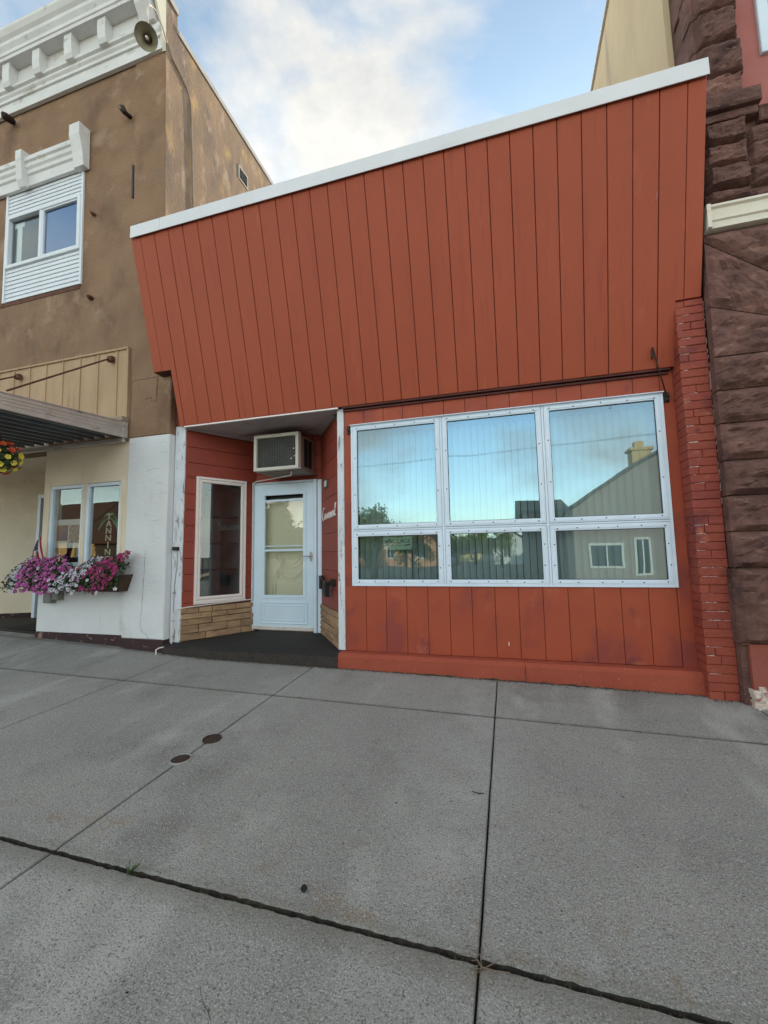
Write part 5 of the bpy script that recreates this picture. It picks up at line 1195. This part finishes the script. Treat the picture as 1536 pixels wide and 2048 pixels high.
for k in range(len(tz)-1):
    rock(1.815 if k < 1 else 1.85, 2.16+.02*(k % 2), tz[k]+.004, tz[k+1]-.004, .29, .345, rs, seed=61+k, bev=.035, amp=.03)
    m = MB(lambda u, d, z: (1.84-d, u, z)); l = .30 if k % 2 else .46
    m.cham(-.285, -.285+l-.12, tz[k]+.006, tz[k+1]-.006, -.05, .025, .012, .006); m.build('quoin', M['sandstone'], rs)
m = MB(); m.box(2.17, 6.5, 5.04, 12, -.3, .20); m.build('pink_wall', M['pink'], rs)
m = MB(); m.ring(2.36, 3.5, 5.62, 7.4, .085, .15, .235, .006); uw = m.build('window', M['alu_white'], rs)
m = MB(); m.sheet(2.43, 3.43, 5.70, 7.32, .210); m.build('pane', M['glass_up'], uw)
# painted foot with white peeling patch
m = MB(); m.prism([(.2, -.08), (.33, -.08), (.31, .10), (.30, .48), (.2, .48)], 1.80, 3.2); m.build('painted_foot', M['red_peel'], rs)
m = MB()
for i in range(16):
    for j in range(7):
        u = 1.79+.045*i+random.uniform(-.01, .01); z = -.03+.026*j+random.uniform(-.006, .006)
        if z > .12+.03*math.sin(i*1.3): continue
        m.cham(u, u+.055, z, z+.034, .25, .338+random.uniform(-.006, .010), .008, .004)
m.build('peeling_patch', M['white_peel'], rs, kind='stuff')
m = MB(); m.box(1.752, 1.80, .0, .48, .1, .262); m.box(1.752, 1.81, .475, .55, .1, .30); m.build('corner_fill', M['sandstone'], rs)

# ------------------------------------------------------------------ across the street (seen in the window reflections)
def house(name, lab, x0, x1, ya, yb_, ze, zr, wall, roof, gable_x=True, base=-.3, wins=()):
    t = empty(name, ((x0+x1)/2, (ya+yb_)/2, base), lab, 'house')
    T = lambda a, b, c: (a, b, c)
    m = MB(T); xm = (x0+x1)/2; ym = (ya+yb_)/2
    if gable_x:  # ridge runs along y, gable faces the street
        m.add([(x0, ya, base), (x1, ya, base), (x1, ya, ze), (xm, ya, zr), (x0, ya, ze), (x0, yb_, base), (x1, yb_, base), (x1, yb_, ze), (xm, yb_, zr), (x0, yb_, ze)],
              [(0, 1, 2, 3, 4), (5, 6, 7, 8, 9), (0, 1, 6, 5), (1, 2, 7, 6), (2, 3, 8, 7), (3, 4, 9, 8), (4, 0, 5, 9)]); m.build('wall', wall, t)
        m = MB(T); e = .35
        for sx, xe in ((-1, x0), (1, x1)):
            dz = (zr-ze)/(abs(xm-xe))*e
            m.add([(xm, ya+e, zr+.04), (xe+sx*e, ya+e, ze-dz+.04), (xe+sx*e, yb_-e, ze-dz+.04), (xm, yb_-e, zr+.04), (xm, ya+e, zr+.20), (xe+sx*e, ya+e, ze-dz+.20), (xe+sx*e, yb_-e, ze-dz+.20), (xm, yb_-e, zr+.20)], [(0, 1, 2, 3), (4, 5, 6, 7), (0, 1, 5, 4), (1, 2, 6, 5), (2, 3, 7, 6), (3, 0, 4, 7)])
        m.build('roof', roof, t)
    else:
        m.add([(x0, ya, base), (x0, yb_, base), (x0, yb_, ze), (x0, ym, zr), (x0, ya, ze), (x1, ya, base), (x1, yb_, base), (x1, yb_, ze), (x1, ym, zr), (x1, ya, ze)],
              [(0, 1, 2, 3, 4), (5, 6, 7, 8, 9), (0, 1, 6, 5), (1, 2, 7, 6), (2, 3, 8, 7), (3, 4, 9, 8), (4, 0, 5, 9)]); m.build('wall', wall, t)
        m = MB(T); e = .4
        for sy_, ye in ((1, ya), (-1, yb_)):
            dz = (zr-ze)/(abs(ym-ye))*e
            m.add([(x0-e, ym, zr+.04), (x0-e, ye+sy_*e, ze-dz+.04), (x1+e, ye+sy_*e, ze-dz+.04), (x1+e, ym, zr+.04), (x0-e, ym, zr+.2), (x0-e, ye+sy_*e, ze-dz+.2), (x1+e, ye+sy_*e, ze-dz+.2), (x1+e, ym, zr+.2)], [(0, 1, 2, 3), (4, 5, 6, 7), (0, 1, 5, 4), (1, 2, 6, 5), (2, 3, 7, 6), (3, 0, 4, 7)])
        m.build('roof', roof, t)
    for (a, b, c, d) in wins:
        m = MB(lambda u, dd, z: (u, ya+dd, z)); m.ring(a, b, c, d, .1, 0, .05, .005); m.box((a+b)/2-.03, (a+b)/2+.03, c, d, 0, .04); wq = m.build('window', M['trim'], t)
        m = MB(lambda u, dd, z: (u, ya+dd, z)); m.sheet(a+.09, b-.09, c+.09, d-.09, .015); m.build('pane', M['dark_glass'], wq)
    return t
h = house('grey_house', 'large grey gabled house with a pale chimney mirrored in the right shop window', 2.6, 17.5, -17, -27, 3.0, 7.6, M['grey_siding'], M['grey_roof'], True,
      wins=[(3.6, 5.0, .35, 1.5), (5.4, 6.1, .0, 1.7), (6.8, 8.2, .35, 1.5), (9.2, 10.4, .4, 1.5)])
m = MB(lambda a, b, c: (a, b, c)); m.T = lambda u, d, z: (u, d, z); m.box(6.1, 6.9, 4.4, 6.1, -19.6, -18.8); m.box(6.0, 7.0, 6.1, 6.25, -19.7, -18.7); m.box(6.3, 6.7, 6.25, 6.6, -19.4, -19.0); m.build('chimney', M['tan_wall'], h)
house('grey_house', 'low grey annex left of the large gabled house across the street', .9, 2.55, -17.5, -24, 3.1, 3.9, M['grey_siding'], M['grey_roof'], False)
M['pink_wall'] = mat('pink_wall', (.62, .32, .18), (.50, .25, .14), 1, .85); M['yellow_wall'] = mat('yellow_wall', (.72, .58, .28), (.66, .52, .25), 1, .85)
M['gravel'] = mat('gravel', (.22, .19, .155), (.15, .135, .12), 3, .95)
m = MB(lambda a, b, c: (a, b, c)); m.add([(-90, -130, -.30), (90, -130, -.30), (90, -16.3, -.27), (-90, -16.3, -.27)], [(0, 1, 2, 3)]); m.build('parking_lot', M['gravel'], kind='structure')
house('yellow_shed', 'low sunlit yellow box shed far across the street', -7.4, -3.8, -60, -66, .9, 1.3, M['yellow_wall'], M['brown_roof'], False)
house('pink_house', 'small pinkish house beyond the gravel lot, left one', -17.5, -11.5, -43, -50, 3.0, 4.6, M['pink_wall'], M['brown_roof'], False, wins=[(-16.6, -15.4, .6, 2), (-13.6, -12.6, .6, 2)])
house('pink_house', 'narrow gabled pinkish house beyond the gravel lot', -10.6, -7.4, -41, -48, 2.4, 4.2, M['pink_wall'], M['brown_roof'], True, wins=[(-9.6, -8.4, .6, 1.8)])
house('white_house', 'white house beyond the yellow shed across the street', -1.6, 2.2, -46, -54, 2.2, 3.8, M['trim'], M['grey_roof'], True, wins=[(-.6, .4, .5, 1.7)])
house('brown_roof_house', 'tan house with a broad brown roof mirrored in the left shop window', -36, -25.9, -17, -25, 2.6, 5.4, M['tan_wall'], M['brown_roof'], False, wins=[(-32, -30.6, .6, 1.9), (-27.6, -26.2, .6, 1.9)])
house('dark_cottage', 'dark brown cottage right of the tan house across the street', -25.5, -20, -16.6, -22, 2.4, 4.4, M['bark'], M['brown_roof'], False, wins=[(-23.2, -22.2, .2, 1.4), (-21.6, -20.6, .2, 1.4)])
rt_ = random.Random(17)
def tree_meshes(seed):
    r = random.Random(seed); T = lambda a, b, c: (a, b, c)
    m = MB(T); m.tube([(0, 0, -.1), (.05, 0, .8), (0, .06, 1.6), (.05, 0, 3.2)], [.22, .17, .13, .05], 8)
    for k in range(9):
        a = r.uniform(0, 6.3); z = r.uniform(1.2, 3.0); m.tube([(0, 0, z), (.6*math.cos(a), .6*math.sin(a), z+.5), (1.2*math.cos(a), 1.2*math.sin(a), z+1.1)], [.07, .05, .02], 5)
    tr = m.mesh('trunk', M['bark'])
    m = MB(T); cl = []
    for k in range(34):
        d = Vector((r.gauss(0, 1), r.gauss(0, 1), r.gauss(0, .9))).normalized()*r.uniform(.3, 1.0); cl.append((Vector((d.x*1.7, d.y*1.7, 2.5+d.z*1.7)), r.uniform(.35, .65)))
    for c, s in cl:
        for q in range(130):
            d = Vector((r.gauss(0, 1), r.gauss(0, 1), r.gauss(0, 1))).normalized()*s*r.uniform(.5, 1.05); p = c+d; a = Vector((r.uniform(-1, 1), r.uniform(-1, 1), r.uniform(-1, 1))).normalized()*.09; b = a.orthogonal().normalized()*.055
            m.add([tuple(p-a), tuple(p+b), tuple(p+a), tuple(p-b)], [(0, 1, 2, 3)])
    return tr, m.mesh('crown', M['leaf_light'])
tms = [tree_meshes(1), tree_meshes(2)]
labs = ['bushy green tree nearest the street, mirrored low in the left shop window', 'tall leafy tree across the street mirrored in the storm door glass', 'big green tree beyond the tan house at the far end', 'green tree standing just left of the yellow shed line, far off', 'far tree between the yellow shed and the white house', 'tree close behind the street between the two nearest trees', 'small young tree right of the bushy tree nearest the street', 'tree standing alone behind the dark brown cottage', 'small tree in front of the white house', 'middling tree in front of the pinkish houses']
for k, (x, y, s) in enumerate([(-7.6, -19.5, 1.0), (-13.6, -15.2, 1.25), (-34.5, -21, 1.35), (-5.8, -46, 1.1), (-3.4, -44, 1.0), (-10.4, -18.5, .9), (-5.6, -21, .72), (-17.2, -24, 1.2), (-.6, -36, .85), (-13.5, -36, 1.0)]):
    t = empty('street_tree', (x, y, -.3), labs[k], 'tree', 'trees across the street'); t.scale = (s, s, s); t.rotation_euler.z = k*1.3
    for nm, me in zip(('trunk', 'crown'), tms[k % 2]):
        o = bpy.data.objects.new(nm, me); sc.collection.objects.link(o); o.parent = t
up = empty('utility_pole', (-27.4, -15.5, -.3), 'wooden utility pole with one crossarm standing across the street', 'utility pole')
m = MB(lambda a, b, c: (a, b, c)); m.tube([(-27.4, -15.5, -.3), (-27.4, -15.5, 7.2)], [.16, .11], 8); m.build('pole', M['bare_wood'], up)
m = MB(lambda a, b, c: (a, b, c)); m.T = lambda u, d, z: (u, d, z); m.box(-28.3, -26.5, 6.6, 6.72, -15.6, -15.45); m.build('crossarm', M['bare_wood'], up)
m = MB(lambda a, b, c: (a, b, c))
for xx in (-28.2, -27.4, -26.6):
    m.tube([(xx-40, -15.5, 6.3), (xx-20, -15.5, 6.1), (xx, -15.5, 6.8), (xx+20, -15.5, 5.6), (xx+45, -15.5, 6.4)], .004, 4)
tag(m.build('power_line', M['black']), 'three thin power lines strung along the far side of the street', 'power lines')
m = MB(lambda a, b, c: (a, b, c)); pts = []; nn = 60
for i in range(nn+1):
    x = -260+520*i/nn; hgt = 7+5*mnoise.noise(Vector((x*.012, 3, 0)))+2.5*mnoise.noise(Vector((x*.05, 1, 0)))
    pts += [(x, -150, -1), (x, -185, max(2, hgt)), (x, -230, -1)]
m.add(pts, [(i*3+j, (i+1)*3+j, (i+1)*3+j+1, i*3+j+1) for i in range(nn) for j in range(2)]); m.build('hills', M['far_hill'], kind='structure')
